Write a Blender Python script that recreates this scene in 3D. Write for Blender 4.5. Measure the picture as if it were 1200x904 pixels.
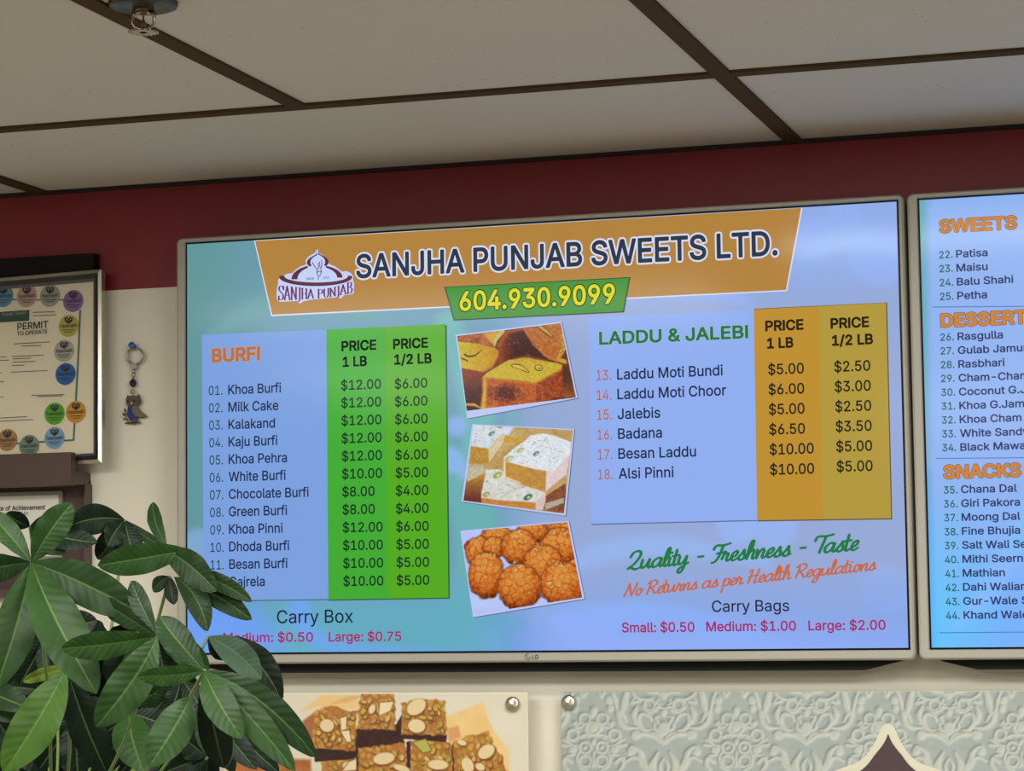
import bpy, bmesh, math, random
import numpy as np
from mathutils import Vector, Matrix
from mathutils.geometry import tessellate_polygon

for o in list(bpy.data.objects):
    bpy.data.objects.remove(o, do_unlink=True)
scene = bpy.context.scene
COL = scene.collection

# ------------------------------------------------------------------ camera
ZO = 2.0                                   # height of the first screen's centre above the floor
FPX = 2908.5                               # focal length in pixels of a 1200 px wide frame
CAM = np.array([1.01677, -3.43509, ZO - 0.24473])
ROT = np.array([[0.95491257, -0.29437336, 0.0385526],
                [0.29662127, 0.95147372, -0.08193641],
                [-0.01256189, 0.08967763, 0.99589162]])   # columns: right, forward, up
cd = bpy.data.cameras.new('camera')
cam = bpy.data.objects.new('camera', cd)
COL.objects.link(cam)
cd.sensor_fit = 'HORIZONTAL'
cd.sensor_width = 36.0
cd.lens = 36.0 * FPX / 1200.0
cd.clip_start = 0.05
m = Matrix.Identity(4)
for i in range(3):
    m[i][0] = ROT[i, 0]; m[i][1] = ROT[i, 2]; m[i][2] = -ROT[i, 1]; m[i][3] = CAM[i]
cam.matrix_world = m
scene.camera = cam

# ------------------------------------------------------------------ world, exposure, lamps
scene.view_settings.view_transform = 'Standard'
scene.view_settings.look = 'None'
scene.view_settings.gamma = 1.0
scene.view_settings.use_curve_mapping = False
scene.view_settings.exposure = 0.0
w = bpy.data.worlds.new('world')
scene.world = w
w.use_nodes = True
w.node_tree.nodes['Background'].inputs[0].default_value = (1.0, 0.97, 0.92, 1)
w.node_tree.nodes['Background'].inputs[1].default_value = 0.06
CEIL = ZO + 0.41188
LAMP_COL = (1.0, 0.97, 0.92)
# troffer centre x, y, size x, size y, watts
TROFFERS = [(0.47, -1.08, 0.62, 0.13, 6.5), (-0.65, -1.78, 1.16, 0.56, 17), (1.15, -1.78, 1.16, 0.56, 17),
            (-1.35, -3.3, 0.56, 1.16, 19), (1.85, -3.0, 0.56, 1.16, 19), (0.095, -5.0, 0.56, 1.16, 22)]
LIGHT_GAIN = 1.62

def lin(c):
    c = np.asarray(c, float) / 255.0
    return np.where(c <= 0.04045, c / 12.92, ((c + 0.055) / 1.055) ** 2.4)

# ------------------------------------------------------------------ picture geometry -> places
def ray(u, v):
    return ROT @ np.array([(u - 600) / FPX, 1.0, -(v - 452) / FPX])

def P(u, v, y):
    d = ray(u, v)
    return CAM + d * (y - CAM[1]) / d[1]

def PZ(u, v, z):
    d = ray(u, v)
    return CAM + d * (z - CAM[2]) / d[2]

def pxm(p):
    """size in metres of one pixel at point p"""
    return float((np.asarray(p) - CAM) @ ROT[:, 1]) / FPX

class Plane:
    def __init__(s, o, r, w):
        s.o = np.asarray(o, float)
        s.r = np.asarray(r, float); s.r /= np.linalg.norm(s.r)
        w = np.asarray(w, float); w = w - s.r * (w @ s.r)
        s.w = w / np.linalg.norm(w)
        s.n = np.cross(s.r, s.w)
    def hit(s, u, v, lift=0.0):
        d = ray(u, v); o = s.o + s.n * lift
        return CAM + d * (((o - CAM) @ s.n) / (d @ s.n))

WALLN = ((1, 0, 0), (0, 0, 1))

# ------------------------------------------------------------------ materials
MATS = {}
def mat(name, rgb, rough=0.6, metal=0.0, spec=0.5, emit=None, emit_s=1.0, bump=None, var=0.0):
    if name in MATS: return MATS[name]
    M = bpy.data.materials.new(name); M.use_nodes = True
    nt = M.node_tree; b = nt.nodes['Principled BSDF']
    c = lin(rgb)
    b.inputs['Base Color'].default_value = (*c, 1)
    b.inputs['Roughness'].default_value = rough
    b.inputs['Metallic'].default_value = metal
    b.inputs['Specular IOR Level'].default_value = spec
    if emit is not None:
        b.inputs['Emission Color'].default_value = (*lin(emit), 1)
        b.inputs['Emission Strength'].default_value = emit_s
    if var or bump:
        tc = nt.nodes.new('ShaderNodeTexCoord'); nz = nt.nodes.new('ShaderNodeTexNoise')
        nz.inputs['Scale'].default_value = (bump or (60, 0))[0]
        nz.inputs['Detail'].default_value = 4
        nt.links.new(tc.outputs['Object'], nz.inputs['Vector'])
        if var:
            mx = nt.nodes.new('ShaderNodeMix'); mx.data_type = 'RGBA'
            mx.inputs[6].default_value = (*(c * (1 - var)), 1); mx.inputs[7].default_value = (*np.minimum(c * (1 + var), 1), 1)
            nt.links.new(nz.outputs['Fac'], mx.inputs[0]); nt.links.new(mx.outputs[2], b.inputs['Base Color'])
        if bump:
            bp = nt.nodes.new('ShaderNodeBump'); bp.inputs['Strength'].default_value = bump[1]; bp.inputs['Distance'].default_value = 0.002
            nt.links.new(nz.outputs['Fac'], bp.inputs['Height']); nt.links.new(bp.outputs[0], b.inputs['Normal'])
    MATS[name] = M
    return M

def lit(rgb):
    """a colour shown by a lit screen"""
    return mat('lit_%d_%d_%d' % tuple(rgb), (4, 4, 4), 0.12, spec=0.1, emit=rgb)

def painted(name, emissive):
    """per-point colours of a displayed or printed picture"""
    if name in MATS: return MATS[name]
    M = bpy.data.materials.new(name); M.use_nodes = True
    nt = M.node_tree; b = nt.nodes['Principled BSDF']
    a = nt.nodes.new('ShaderNodeAttribute'); a.attribute_name = 'picture'
    if emissive:
        b.inputs['Base Color'].default_value = (.001, .001, .001, 1)
        b.inputs['Roughness'].default_value = 0.12; b.inputs['Specular IOR Level'].default_value = 0.1
        b.inputs['Emission Strength'].default_value = 1
        nt.links.new(a.outputs['Color'], b.inputs['Emission Color'])
    else:
        b.inputs['Roughness'].default_value = 0.3
        nt.links.new(a.outputs['Color'], b.inputs['Base Color'])
    MATS[name] = M
    return M

# ------------------------------------------------------------------ object helpers
def mesh_obj(name, verts, faces, material, parent=None, smooth=False):
    me = bpy.data.meshes.new(name)
    me.from_pydata([tuple(map(float, v)) for v in verts], [], [tuple(map(int, f)) for f in faces])
    me.update()
    if smooth:
        for p in me.polygons: p.use_smooth = True
    o = bpy.data.objects.new(name, me)
    me.materials.append(material)
    COL.objects.link(o)
    if parent is not None:
        o.parent = parent
        o.matrix_parent_inverse = Matrix.Translation(-Vector(parent_world(parent)))
    return o

def parent_world(o):
    """children are modelled in world coordinates: undo the root's place, part meshes already sit at the origin"""
    return o.location if o.type == 'EMPTY' else (0, 0, 0)

def thing(name, loc, label, cat, group=None):
    o = bpy.data.objects.new(name, None)
    COL.objects.link(o); o.location = tuple(map(float, loc)); o.empty_display_size = 0.05
    tag(o, label, cat, group)
    return o

def tag(o, label, cat, group=None, kind=None):
    if label: o['label'] = label
    if cat: o['category'] = cat
    if group: o['group'] = group
    if kind: o['kind'] = kind
    return o

def struct(o):
    o['kind'] = 'structure'
    return o

class MB:
    """collects shapes that make ONE mesh"""
    def __init__(s): s.v = []; s.f = []
    def add(s, v, f):
        n = len(s.v); s.v += [np.asarray(p, float) for p in v]; s.f += [tuple(i + n for i in q) for q in f]; return s
    def box(s, x0, x1, y0, y1, z0, z1):
        v = [(x, y, z) for x in (x0, x1) for y in (y0, y1) for z in (z0, z1)]
        return s.add(v, [(0, 1, 3, 2), (4, 6, 7, 5), (0, 4, 5, 1), (2, 3, 7, 6), (0, 2, 6, 4), (1, 5, 7, 3)])
    def prism(s, front, back):
        """closed solid between two equal loops"""
        n = len(front)
        f = [tuple(range(n)), tuple(range(2 * n - 1, n - 1, -1))]
        f += [(i, n + i, n + (i + 1) % n, (i + 1) % n) for i in range(n)]
        return s.add(list(front) + list(back), f)
    def poly(s, pts):
        return s.add(pts, [tuple(range(len(pts)))])
    def tube(s, pts, r, seg=10, closed=False, cap=True):
        pts = [np.asarray(p, float) for p in pts]; n = len(pts)
        rs = r if hasattr(r, '__len__') else [r] * n
        rings = []; up = None
        for i, p in enumerate(pts):
            a = pts[(i - 1) % n] if (closed or i > 0) else p
            b = pts[(i + 1) % n] if (closed or i < n - 1) else p
            t = b - a; t /= np.linalg.norm(t) + 1e-12
            if up is None:
                up = np.array([0, 0, 1.]) if abs(t[2]) < .9 else np.array([1., 0, 0])
            sd = np.cross(t, up); sd /= np.linalg.norm(sd) + 1e-12; up = np.cross(sd, t)
            rings.append([p + rs[i] * (math.cos(2 * math.pi * k / seg) * sd + math.sin(2 * math.pi * k / seg) * up) for k in range(seg)])
        v = [q for R in rings for q in R]; f = []
        for i in range(n if closed else n - 1):
            j = (i + 1) % n
            for k in range(seg):
                k2 = (k + 1) % seg
                f.append((i * seg + k, i * seg + k2, j * seg + k2, j * seg + k))
        if cap and not closed:
            f.append(tuple(range(seg - 1, -1, -1))); f.append(tuple((n - 1) * seg + k for k in range(seg)))
        return s.add(v, f)
    def lathe(s, c, axis, prof, seg=32, squash=1.0, side=None):
        """profile (distance along axis, radius)"""
        ax = np.asarray(axis, float); ax /= np.linalg.norm(ax)
        u = np.array([0, 0, 1.]) if abs(ax[2]) < .9 else np.array([1., 0, 0])
        u = np.cross(u, ax); u /= np.linalg.norm(u); w_ = np.cross(ax, u)
        v = []; f = []
        for (h, r) in prof:
            v += [np.asarray(c) + ax * h + r * (math.cos(2 * math.pi * k / seg) * u + math.sin(2 * math.pi * k / seg) * w_) for k in range(seg)]
        for i in range(len(prof) - 1):
            for k in range(seg):
                k2 = (k + 1) % seg
                f.append((i * seg + k, i * seg + k2, (i + 1) * seg + k2, (i + 1) * seg + k))
        if prof[0][1] > 1e-6: f.append(tuple(range(seg - 1, -1, -1)))
        if prof[-1][1] > 1e-6: f.append(tuple((len(prof) - 1) * seg + k for k in range(seg)))
        return s.add(v, f)
    def build(s, name, material, parent=None, smooth=False):
        return mesh_obj(name, s.v, s.f, material, parent, smooth)

def bevel(o, wd, seg=2):
    b = o.modifiers.new('bevel', 'BEVEL'); b.width = wd; b.segments = seg; b.limit_method = 'ANGLE'
    return o

# ------------------------------------------------------------------ lettering
# sans serif letter outlines: advance, closed contours (1/1000 em)
GLYPHS = {
 ' ': (188, []),
 '$': (447, ['202,-74 202,583 244,583 244,-74', '224,-9 188,-7 156,-1 128,9 102,23 81,40 64,60 51,83 42,109 38,137 104,137 108,118 114,102 123,88 136,76 150,66 166,59 185,53 204,50 224,49 246,50 267,54 286,60 303,69 317,79 329,92 338,106 344,122 346,139 344,154 340,168 332,179 322,189 310,197 296,205 280,211 263,217 245,222 184,239 145,253 112,269 86,289 67,313 56,341 52,372 54,400 62,425 75,448 92,468 113,484 138,498 165,508 195,514 227,516 259,514 289,508 316,498 340,484 360,468 377,449 390,427 398,403 401,378 337,378 332,402 320,421 302,437 280,449 254,456 225,459 204,457 185,454 167,448 152,440 139,430 129,418 121,405 117,391 115,376 117,359 122,345 131,334 142,324 155,315 169,308 184,302 198,297 212,293 264,279 279,275 295,270 312,264 328,256 344,248 359,238 372,226 384,213 395,198 402,180 407,161 408,139 406,112 399,87 386,64 370,43 349,25 323,11 294,0 261,-7']),
 '&': (448, ['197,-7 165,-5 136,1 110,12 88,26 69,42 54,62 43,84 36,108 34,133 36,154 40,173 47,189 58,205 70,220 85,235 101,249 120,264 140,279 216,335 223,340 230,346 237,352 243,359 249,367 255,375 259,384 261,394 262,405 260,420 255,434 245,445 233,454 219,459 201,461 189,460 178,457 168,453 159,447 151,440 145,431 141,421 138,411 137,399 138,386 141,375 145,363 152,352 159,340 169,327 179,314 191,300 204,284 438,0 364,0 171,231 121,293 108,310 96,327 87,344 81,361 77,379 75,398 77,420 82,440 91,458 102,474 117,488 134,499 154,507 176,512 200,513 224,512 246,507 266,499 283,488 297,475 308,459 317,442 322,424 324,404 323,389 320,375 315,362 309,349 301,336 291,325 281,314 269,303 256,293 154,217 135,202 121,188 110,174 103,161 98,146 97,131 98,115 102,101 109,87 118,76 130,66 143,57 158,51 175,48 193,46 213,48 232,52 251,59 269,69 286,81 301,95 315,112 327,131 336,151 343,174 348,198 349,224 408,224 406,194 403,167 397,144 389,124 380,107 371,92 361,80 353,70 345,62 333,47 315,30 294,17 271,7 246,-1 221,-5']),
 '-': (453, ['337,244 337,188 114,188 114,244']),
 '.': (188, ['95,-4 83,-3 73,1 63,9 55,18 51,29 50,41 51,53 55,64 63,73 73,81 83,85 95,87 107,85 118,81 128,73 135,64 140,53 141,41 140,29 135,18 128,9 118,1 107,-3']),
 '/': (249, ['235,533 71,-76 14,-76 178,533']),
 '0': (453, ['227,-7 191,-3 158,7 130,24 105,48 85,77 69,113 57,155 50,202 48,254 50,306 57,353 69,395 85,431 106,461 130,484 159,502 191,512 227,516 262,512 295,502 323,484 348,461 368,431 384,395 396,353 403,306 405,254 403,202 396,155 384,113 368,77 348,48 323,24 295,7 263,-3', '227,50 250,52 271,60 290,74 306,92 320,116 330,144 338,176 342,213 344,254 342,295 338,332 330,365 320,393 306,416 290,435 271,449 250,457 227,460 203,457 182,449 163,435 147,416 134,393 123,365 115,332 111,295 109,254 111,213 115,176 123,144 134,116 147,92 163,74 182,60 203,52']),
 '1': (453, ['76,0 76,55 391,55 391,0', '276,509 276,0 212,0 212,448 209,448 86,358 86,427 198,509']),
 '2': (453, ['64,0 64,47 234,229 252,248 268,266 282,282 294,298 303,312 311,327 316,341 319,356 320,371 319,389 315,405 308,419 298,431 287,441 273,449 258,455 241,458 224,460 205,458 188,454 172,447 159,438 148,427 139,413 132,398 128,381 127,362 66,362 68,391 75,418 86,442 102,464 121,482 143,496 168,507 196,513 225,516 254,513 281,507 306,497 328,482 346,465 361,445 372,423 379,398 381,372 380,354 377,336 371,318 363,299 351,280 336,259 317,235 294,209 267,180 153,60 153,57 389,57 389,0']),
 '3': (453, ['218,-7 188,-5 159,1 133,10 108,22 88,38 70,57 57,79 48,104 44,132 109,132 112,115 118,100 126,87 137,76 150,66 165,59 182,54 200,51 219,50 239,51 258,55 275,61 291,69 304,80 315,93 323,108 328,125 329,145 328,163 323,180 316,196 306,211 292,223 275,234 254,241 229,246 201,248 157,248 157,299 288,448 288,452 70,452 70,509 372,509 372,461 211,278 211,289 247,290 279,286 308,276 333,262 354,244 371,222 383,198 391,173 393,145 390,116 383,90 370,66 354,45 333,27 309,12 281,2 251,-5']),
 '4': (453, ['40,105 40,158 247,509 311,509 109,166 109,163 413,163 413,105', '282,0 282,121 282,146 282,318 343,318 343,0']),
 '5': (453, ['221,-7 192,-5 165,1 140,11 118,25 99,41 83,60 71,82 63,105 60,130 122,130 125,115 130,102 138,89 148,78 160,68 173,60 188,54 204,51 221,50 241,51 259,56 276,64 291,75 304,89 314,104 322,122 326,141 328,162 326,183 321,203 314,221 303,237 290,251 275,262 257,270 238,275 218,277 201,276 184,273 167,268 152,262 139,255 128,246 67,253 96,509 366,509 366,452 151,452 134,301 136,301 148,311 162,318 178,325 194,330 212,333 229,334 252,332 274,328 294,321 313,311 330,299 345,285 358,269 370,251 379,231 386,210 390,187 391,163 388,132 381,102 369,76 352,52 332,32 309,15 282,3 253,-4']),
 '6': (453, ['226,-7 196,-4 168,3 142,15 119,31 100,51 84,74 73,101 66,130 64,162 65,187 71,212 80,239 93,268 112,302 137,340 252,509 322,509 151,261 145,261 151,270 157,279 165,288 174,295 184,302 196,307 208,311 221,313 235,314 265,312 291,305 316,295 337,280 355,262 370,240 380,215 387,187 389,157 387,127 379,98 368,73 352,50 333,30 310,14 284,3 257,-4', '226,48 245,50 263,55 279,63 293,73 304,86 314,101 322,119 326,137 327,157 326,178 322,196 314,213 304,228 293,241 279,251 263,259 245,264 226,265 207,264 190,259 174,252 160,241 148,229 138,214 131,197 126,179 125,158 126,138 131,119 138,102 148,86 160,73 174,63 190,55 207,50']),
 '7': (453, ['97,0 323,448 323,452 62,452 62,509 391,509 391,449 165,0']),
 '8': (453, ['226,-7 193,-5 163,1 136,11 111,25 91,42 74,62 62,84 54,109 52,135 53,156 58,176 65,195 75,212 87,228 101,241 117,252 134,260 153,265 153,267 129,276 109,289 93,308 80,330 73,354 70,380 73,405 79,429 90,450 106,469 124,485 146,498 170,508 197,514 226,516 255,514 282,508 306,498 328,485 346,469 361,450 373,429 379,405 382,380 379,354 372,330 359,308 343,289 323,276 300,267 300,265 319,260 335,252 351,241 365,228 377,212 387,195 395,176 399,156 401,135 398,109 391,84 378,62 362,42 341,25 317,11 289,1 259,-5', '226,49 248,50 267,54 285,60 300,69 313,79 323,91 331,106 335,121 337,139 335,157 330,173 322,189 312,202 298,213 283,223 265,230 247,234 226,235 206,234 187,230 169,223 154,213 140,202 130,189 122,173 117,157 115,139 117,121 121,106 129,91 139,79 152,69 167,60 185,54 205,50', '226,290 244,291 260,294 274,300 287,308 298,318 307,330 314,344 318,359 319,376 318,392 314,407 308,420 299,432 288,442 275,449 260,455 244,459 226,460 208,459 192,455 177,449 164,442 153,432 145,420 138,407 134,392 133,376 134,359 138,344 145,330 154,318 165,308 178,300 193,294 209,291']),
 '9': (453, ['226,516 256,513 285,506 310,494 333,478 352,458 368,434 380,408 387,378 389,347 387,322 382,296 373,270 359,240 340,207 315,168 200,0 130,0 301,248 307,248 302,238 295,229 287,221 278,214 268,207 257,202 245,198 232,195 218,195 188,197 161,203 137,214 116,229 98,247 83,269 72,294 66,321 64,352 66,382 73,411 85,436 101,459 120,479 143,494 168,506 196,513', '226,460 207,459 190,454 174,446 160,435 148,423 138,407 131,390 127,372 125,352 127,331 131,313 138,295 148,280 160,268 174,257 190,250 207,245 226,243 245,245 263,249 279,257 293,267 305,280 314,295 322,312 326,330 327,350 326,371 322,390 314,407 305,422 293,435 279,446 263,454 245,459']),
 ':': (188, ['95,-4 83,-3 73,1 63,9 55,18 51,29 50,41 51,53 55,64 63,73 73,81 83,85 95,87 107,85 118,81 128,73 135,64 140,53 141,41 140,29 135,18 128,9 118,1 107,-3', '95,271 83,272 73,277 63,284 55,294 51,304 50,316 51,328 55,339 63,349 73,356 83,360 95,362 107,360 118,356 128,349 135,339 140,328 141,316 140,304 135,294 128,284 118,277 107,272']),
 'A': (480, ['16,0 201,509 276,509 463,0 395,0 287,302 280,323 272,346 264,372 255,402 244,438 232,478 245,478 233,437 222,402 213,371 204,345 197,322 191,302 85,0', '110,142 110,199 370,199 370,142']),
 'B': (456, ['60,0 60,509 241,509 274,507 304,501 329,491 350,477 367,461 381,442 390,421 396,398 398,374 397,353 393,336 387,320 378,307 368,295 356,286 343,278 329,272 315,267 315,262 331,260 347,254 363,245 378,234 391,220 402,203 411,184 416,161 418,136 416,111 410,88 400,67 386,48 368,31 344,18 317,8 284,2 247,0', '125,57 245,57 281,60 309,67 330,80 344,96 353,115 355,137 354,153 350,169 342,184 333,197 320,209 306,218 289,225 269,229 248,231 125,231', '125,285 238,285 256,287 273,290 288,296 302,304 314,314 323,326 330,340 335,355 336,372 333,393 326,412 313,429 294,442 270,449 240,452 125,452']),
 'C': (510, ['267,-7 225,-3 186,7 150,25 119,49 92,79 70,115 53,157 44,203 40,254 44,305 53,352 70,393 92,429 119,459 150,484 186,501 225,512 267,516 293,514 317,511 340,504 362,496 383,485 402,471 419,456 435,438 448,418 459,397 467,373 473,348 408,348 404,365 397,380 389,395 380,407 369,418 357,428 344,437 330,444 315,449 300,453 284,455 267,456 237,453 209,445 184,432 161,414 141,391 125,364 113,332 106,295 103,254 106,213 113,177 125,145 141,117 161,94 184,76 210,63 237,56 267,53 284,54 300,56 315,60 330,65 344,72 357,81 369,90 380,102 389,114 397,128 404,144 408,160 473,160 467,135 459,112 448,91 435,71 420,53 402,38 383,24 363,13 341,5 317,-2 293,-6']),
 'D': (502, ['219,0 96,0 96,57 215,57 254,60 288,68 318,81 343,99 363,122 379,149 390,181 397,216 399,255 397,294 390,329 379,361 364,388 344,410 320,428 291,441 258,449 221,452 93,452 93,509 225,509 273,505 315,495 353,478 385,455 412,426 433,391 449,351 458,306 462,255 458,205 449,159 433,119 411,83 384,54 351,31 312,14 268,3', '125,509 125,0 60,0 60,509']),
 'E': (419, ['60,0 60,509 372,509 372,452 125,452 125,286 355,286 355,229 125,229 125,57 375,57 375,0']),
 'F': (410, ['60,0 60,509 369,509 369,452 125,452 125,278 346,278 346,221 125,221 125,0']),
 'G': (520, ['269,-7 225,-3 185,7 149,25 118,49 91,79 69,116 53,157 43,203 40,254 43,305 53,352 69,393 91,429 117,459 149,484 184,501 223,512 265,516 291,514 316,510 340,504 363,494 384,483 403,469 421,453 436,436 449,416 460,395 468,373 474,349 408,349 402,365 395,379 387,393 378,406 368,417 356,427 344,436 330,443 315,448 300,453 283,455 265,456 236,453 209,445 183,432 160,414 141,392 125,364 113,332 106,295 103,254 106,213 113,177 125,145 141,117 161,95 184,76 210,63 238,56 269,53 296,55 322,61 345,71 365,85 382,102 396,123 407,147 413,173 415,202 434,199 283,199 283,256 478,256 478,200 475,160 466,124 451,91 431,62 406,38 377,19 344,5 308,-4']),
 'H': (517, ['60,0 60,509 125,509 125,289 392,289 392,509 457,509 457,0 392,0 392,232 125,232 125,0']),
 'I': (300, ['31,0 31,57 118,57 118,452 31,452 31,509 269,509 269,452 183,452 183,57 269,57 269,0']),
 'J': (396, ['185,-7 143,-2 106,11 75,33 52,63 38,100 33,145 33,173 98,173 98,145 100,117 108,93 122,74 139,61 160,53 185,50 209,53 230,61 248,74 261,93 269,117 272,145 272,509 336,509 336,145 332,100 318,63 294,33 263,11 227,-2']),
 'K': (467, ['104,145 104,216 116,231 128,246 139,261 151,275 162,289 174,303 187,317 199,331 212,344 364,509 448,509 231,276 228,276', '60,0 60,509 125,509 125,334 124,225 125,193 125,0', '372,0 188,259 228,309 449,0']),
 'L': (393, ['60,0 60,509 125,509 125,57 361,57 361,0']),
 'M': (628, ['60,0 60,509 152,509 277,187 280,179 284,170 287,159 299,123 303,110 307,97 311,84 322,49 307,49 318,83 330,121 342,158 346,169 349,179 352,187 476,509 568,509 568,0 504,0 504,291 504,327 505,369 506,413 507,457 513,457 508,441 503,425 498,409 482,363 477,348 472,335 467,322 456,291 342,0 286,0 170,291 167,300 163,310 159,321 145,361 140,376 134,392 129,408 124,424 118,441 112,457 119,457 120,416 121,372 122,328 122,291 122,0']),
 'N': (523, ['60,0 60,509 136,509 343,183 349,174 355,163 363,151 371,137 379,122 388,107 396,90 405,73 414,55 405,54 403,72 402,90 401,108 400,126 399,142 399,157 399,195 399,509 463,509 463,0 387,0 202,290 194,303 186,317 177,331 168,346 159,363 148,381 108,452 119,454 122,384 123,363 124,345 124,328 125,313 125,301 125,291 125,0']),
 'O': (533, ['267,-7 225,-3 186,7 150,25 119,49 92,79 70,115 53,157 44,203 40,254 44,305 53,352 70,393 92,429 119,459 150,484 186,501 225,512 267,516 309,512 348,501 384,484 415,459 442,429 464,393 480,352 490,305 493,254 490,203 480,157 464,115 442,79 415,49 384,25 348,7 309,-3', '267,53 296,55 324,63 349,76 372,94 392,116 408,144 420,176 428,213 430,254 428,295 420,332 408,365 392,392 372,415 349,433 324,446 296,453 267,456 237,453 210,445 184,433 161,415 142,392 125,364 113,332 106,295 103,254 106,213 113,176 125,144 142,117 161,94 184,76 210,63 237,55']),
 'P': (445, ['60,0 60,509 235,509 272,506 305,499 332,487 356,471 375,452 390,430 400,404 407,377 409,348 407,318 400,291 390,265 375,243 356,223 332,207 305,195 272,188 235,186 125,186 125,0', '125,242 233,242 257,244 279,248 297,256 312,266 324,279 333,294 339,310 343,328 344,348 343,367 339,385 333,402 324,416 312,428 297,439 279,446 257,451 232,452 125,452']),
 'R': (449, ['60,0 60,509 236,509 273,506 305,500 333,489 356,473 376,455 390,433 401,408 407,381 409,352 407,323 401,296 390,271 376,250 356,232 333,217 305,206 273,200 236,198 125,198 125,0', '125,255 234,255 258,256 280,260 298,267 313,276 325,287 334,300 340,316 344,333 345,352 344,371 340,389 334,405 325,419 313,430 298,440 279,446 258,451 233,452 125,452', '353,0 230,229 303,229 428,0']),
 'S': (447, ['224,-9 188,-7 156,-1 128,9 102,23 81,40 64,60 51,83 42,109 38,137 104,137 108,118 114,102 123,88 136,76 150,66 166,59 185,53 204,50 224,49 246,50 267,54 286,60 303,69 317,79 329,92 338,106 344,122 346,139 344,154 340,168 332,179 322,189 310,197 296,205 280,211 263,217 245,222 184,239 145,253 112,269 86,289 67,313 56,341 52,372 54,400 62,425 75,448 92,468 113,484 138,498 165,508 195,514 227,516 259,514 289,508 316,498 340,484 360,468 377,449 390,427 398,403 401,378 337,378 332,402 320,421 302,437 280,449 254,456 225,459 204,457 185,454 167,448 152,440 139,430 129,418 121,405 117,391 115,376 117,359 122,345 131,334 142,324 155,315 169,308 184,302 198,297 212,293 264,279 279,275 295,270 312,264 328,256 344,248 359,238 372,226 384,213 395,198 402,180 407,161 408,139 406,112 399,87 386,64 370,43 349,25 323,11 294,0 261,-7']),
 'T': (449, ['32,452 32,509 417,509 417,452 257,452 257,0 193,0 193,452']),
 'U': (517, ['259,-8 220,-6 186,2 154,15 126,33 103,55 85,80 71,108 63,140 60,173 60,509 124,509 124,178 126,155 132,133 141,113 153,95 169,80 187,68 208,59 232,53 259,52 285,53 309,59 331,68 349,80 364,95 377,113 385,133 391,155 393,178 393,509 457,509 457,173 454,140 446,108 433,80 414,55 391,33 363,15 332,2 297,-6']),
 'W': (686, ['155,0 16,509 82,509 163,196 167,179 172,162 175,145 179,128 183,111 187,94 190,76 194,58 197,40 189,40 193,58 196,76 200,94 203,111 207,128 211,145 215,162 220,179 224,196 306,509 380,509 462,196 466,179 470,162 474,145 478,128 482,111 486,94 490,76 494,58 497,40 488,40 492,58 495,76 499,94 503,111 506,128 510,145 523,196 603,509 670,509 530,0 455,0 368,323 362,345 357,368 351,391 346,417 341,445 336,475 350,475 345,446 340,420 335,395 330,371 324,347 318,323 230,0']),
 'a': (389, ['160,-9 137,-7 115,-3 94,5 76,15 60,29 48,45 38,63 32,84 30,108 32,128 36,146 43,161 53,174 64,184 78,193 92,200 108,206 125,211 143,214 161,217 178,220 200,223 218,225 234,227 247,229 257,231 265,235 271,240 274,246 276,255 276,257 275,272 272,285 267,297 260,307 251,315 240,322 227,327 212,330 196,331 178,330 163,327 149,322 137,316 127,309 118,301 110,292 104,283 100,274 41,291 51,313 64,331 79,346 95,358 114,368 133,375 153,380 173,383 194,384 208,384 223,382 239,379 255,375 271,369 286,360 300,350 312,336 322,320 330,301 335,278 337,251 337,0 277,0 277,52 272,52 267,43 260,34 252,25 242,16 229,8 215,1 199,-4 181,-7', '170,45 192,47 211,51 228,59 242,68 254,80 263,93 270,108 274,122 276,138 276,190 272,187 267,184 259,182 251,180 241,178 231,176 221,174 210,173 200,171 175,168 161,166 147,163 134,159 122,153 112,147 103,139 97,130 93,118 92,105 93,93 96,82 102,72 109,64 119,57 130,52 142,48 156,46']),
 'b': (424, ['229,-8 208,-7 189,-3 172,4 159,12 147,21 138,31 130,41 123,50 118,59 112,59 112,0 53,0 53,509 114,509 114,319 118,319 123,327 130,336 137,346 147,355 158,364 171,373 188,379 207,383 229,384 259,382 287,374 313,361 335,342 354,320 370,293 381,261 388,227 390,189 388,151 381,116 370,84 355,57 336,34 313,16 288,3 260,-6', '220,47 242,49 262,55 279,66 294,80 306,97 316,117 323,139 327,163 328,189 327,215 323,239 316,261 307,281 295,298 280,311 262,322 243,328 220,330 198,328 178,322 161,312 147,299 134,282 125,263 118,241 114,216 113,189 114,162 118,138 125,115 135,95 147,78 162,65 179,55 198,49']),
 'c': (396, ['207,-8 174,-5 144,3 117,16 93,35 72,58 56,85 44,116 37,150 34,187 37,225 44,260 56,291 72,318 93,341 117,360 144,374 174,382 207,384 226,384 243,381 260,377 276,371 291,364 305,356 318,346 330,335 340,322 349,308 356,293 362,277 303,262 300,272 295,281 290,289 284,297 278,304 270,311 261,316 252,321 242,325 231,328 220,329 207,330 184,328 163,321 145,310 130,296 118,278 108,258 102,236 98,212 96,187 98,163 102,139 108,117 118,97 130,80 145,66 163,55 184,49 207,46 220,47 232,49 243,52 253,55 262,60 271,66 279,73 285,80 292,89 297,98 301,107 304,117 363,102 357,86 350,70 341,56 331,43 319,32 306,21 292,12 277,5 261,-1 244,-5 226,-7']),
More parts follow.
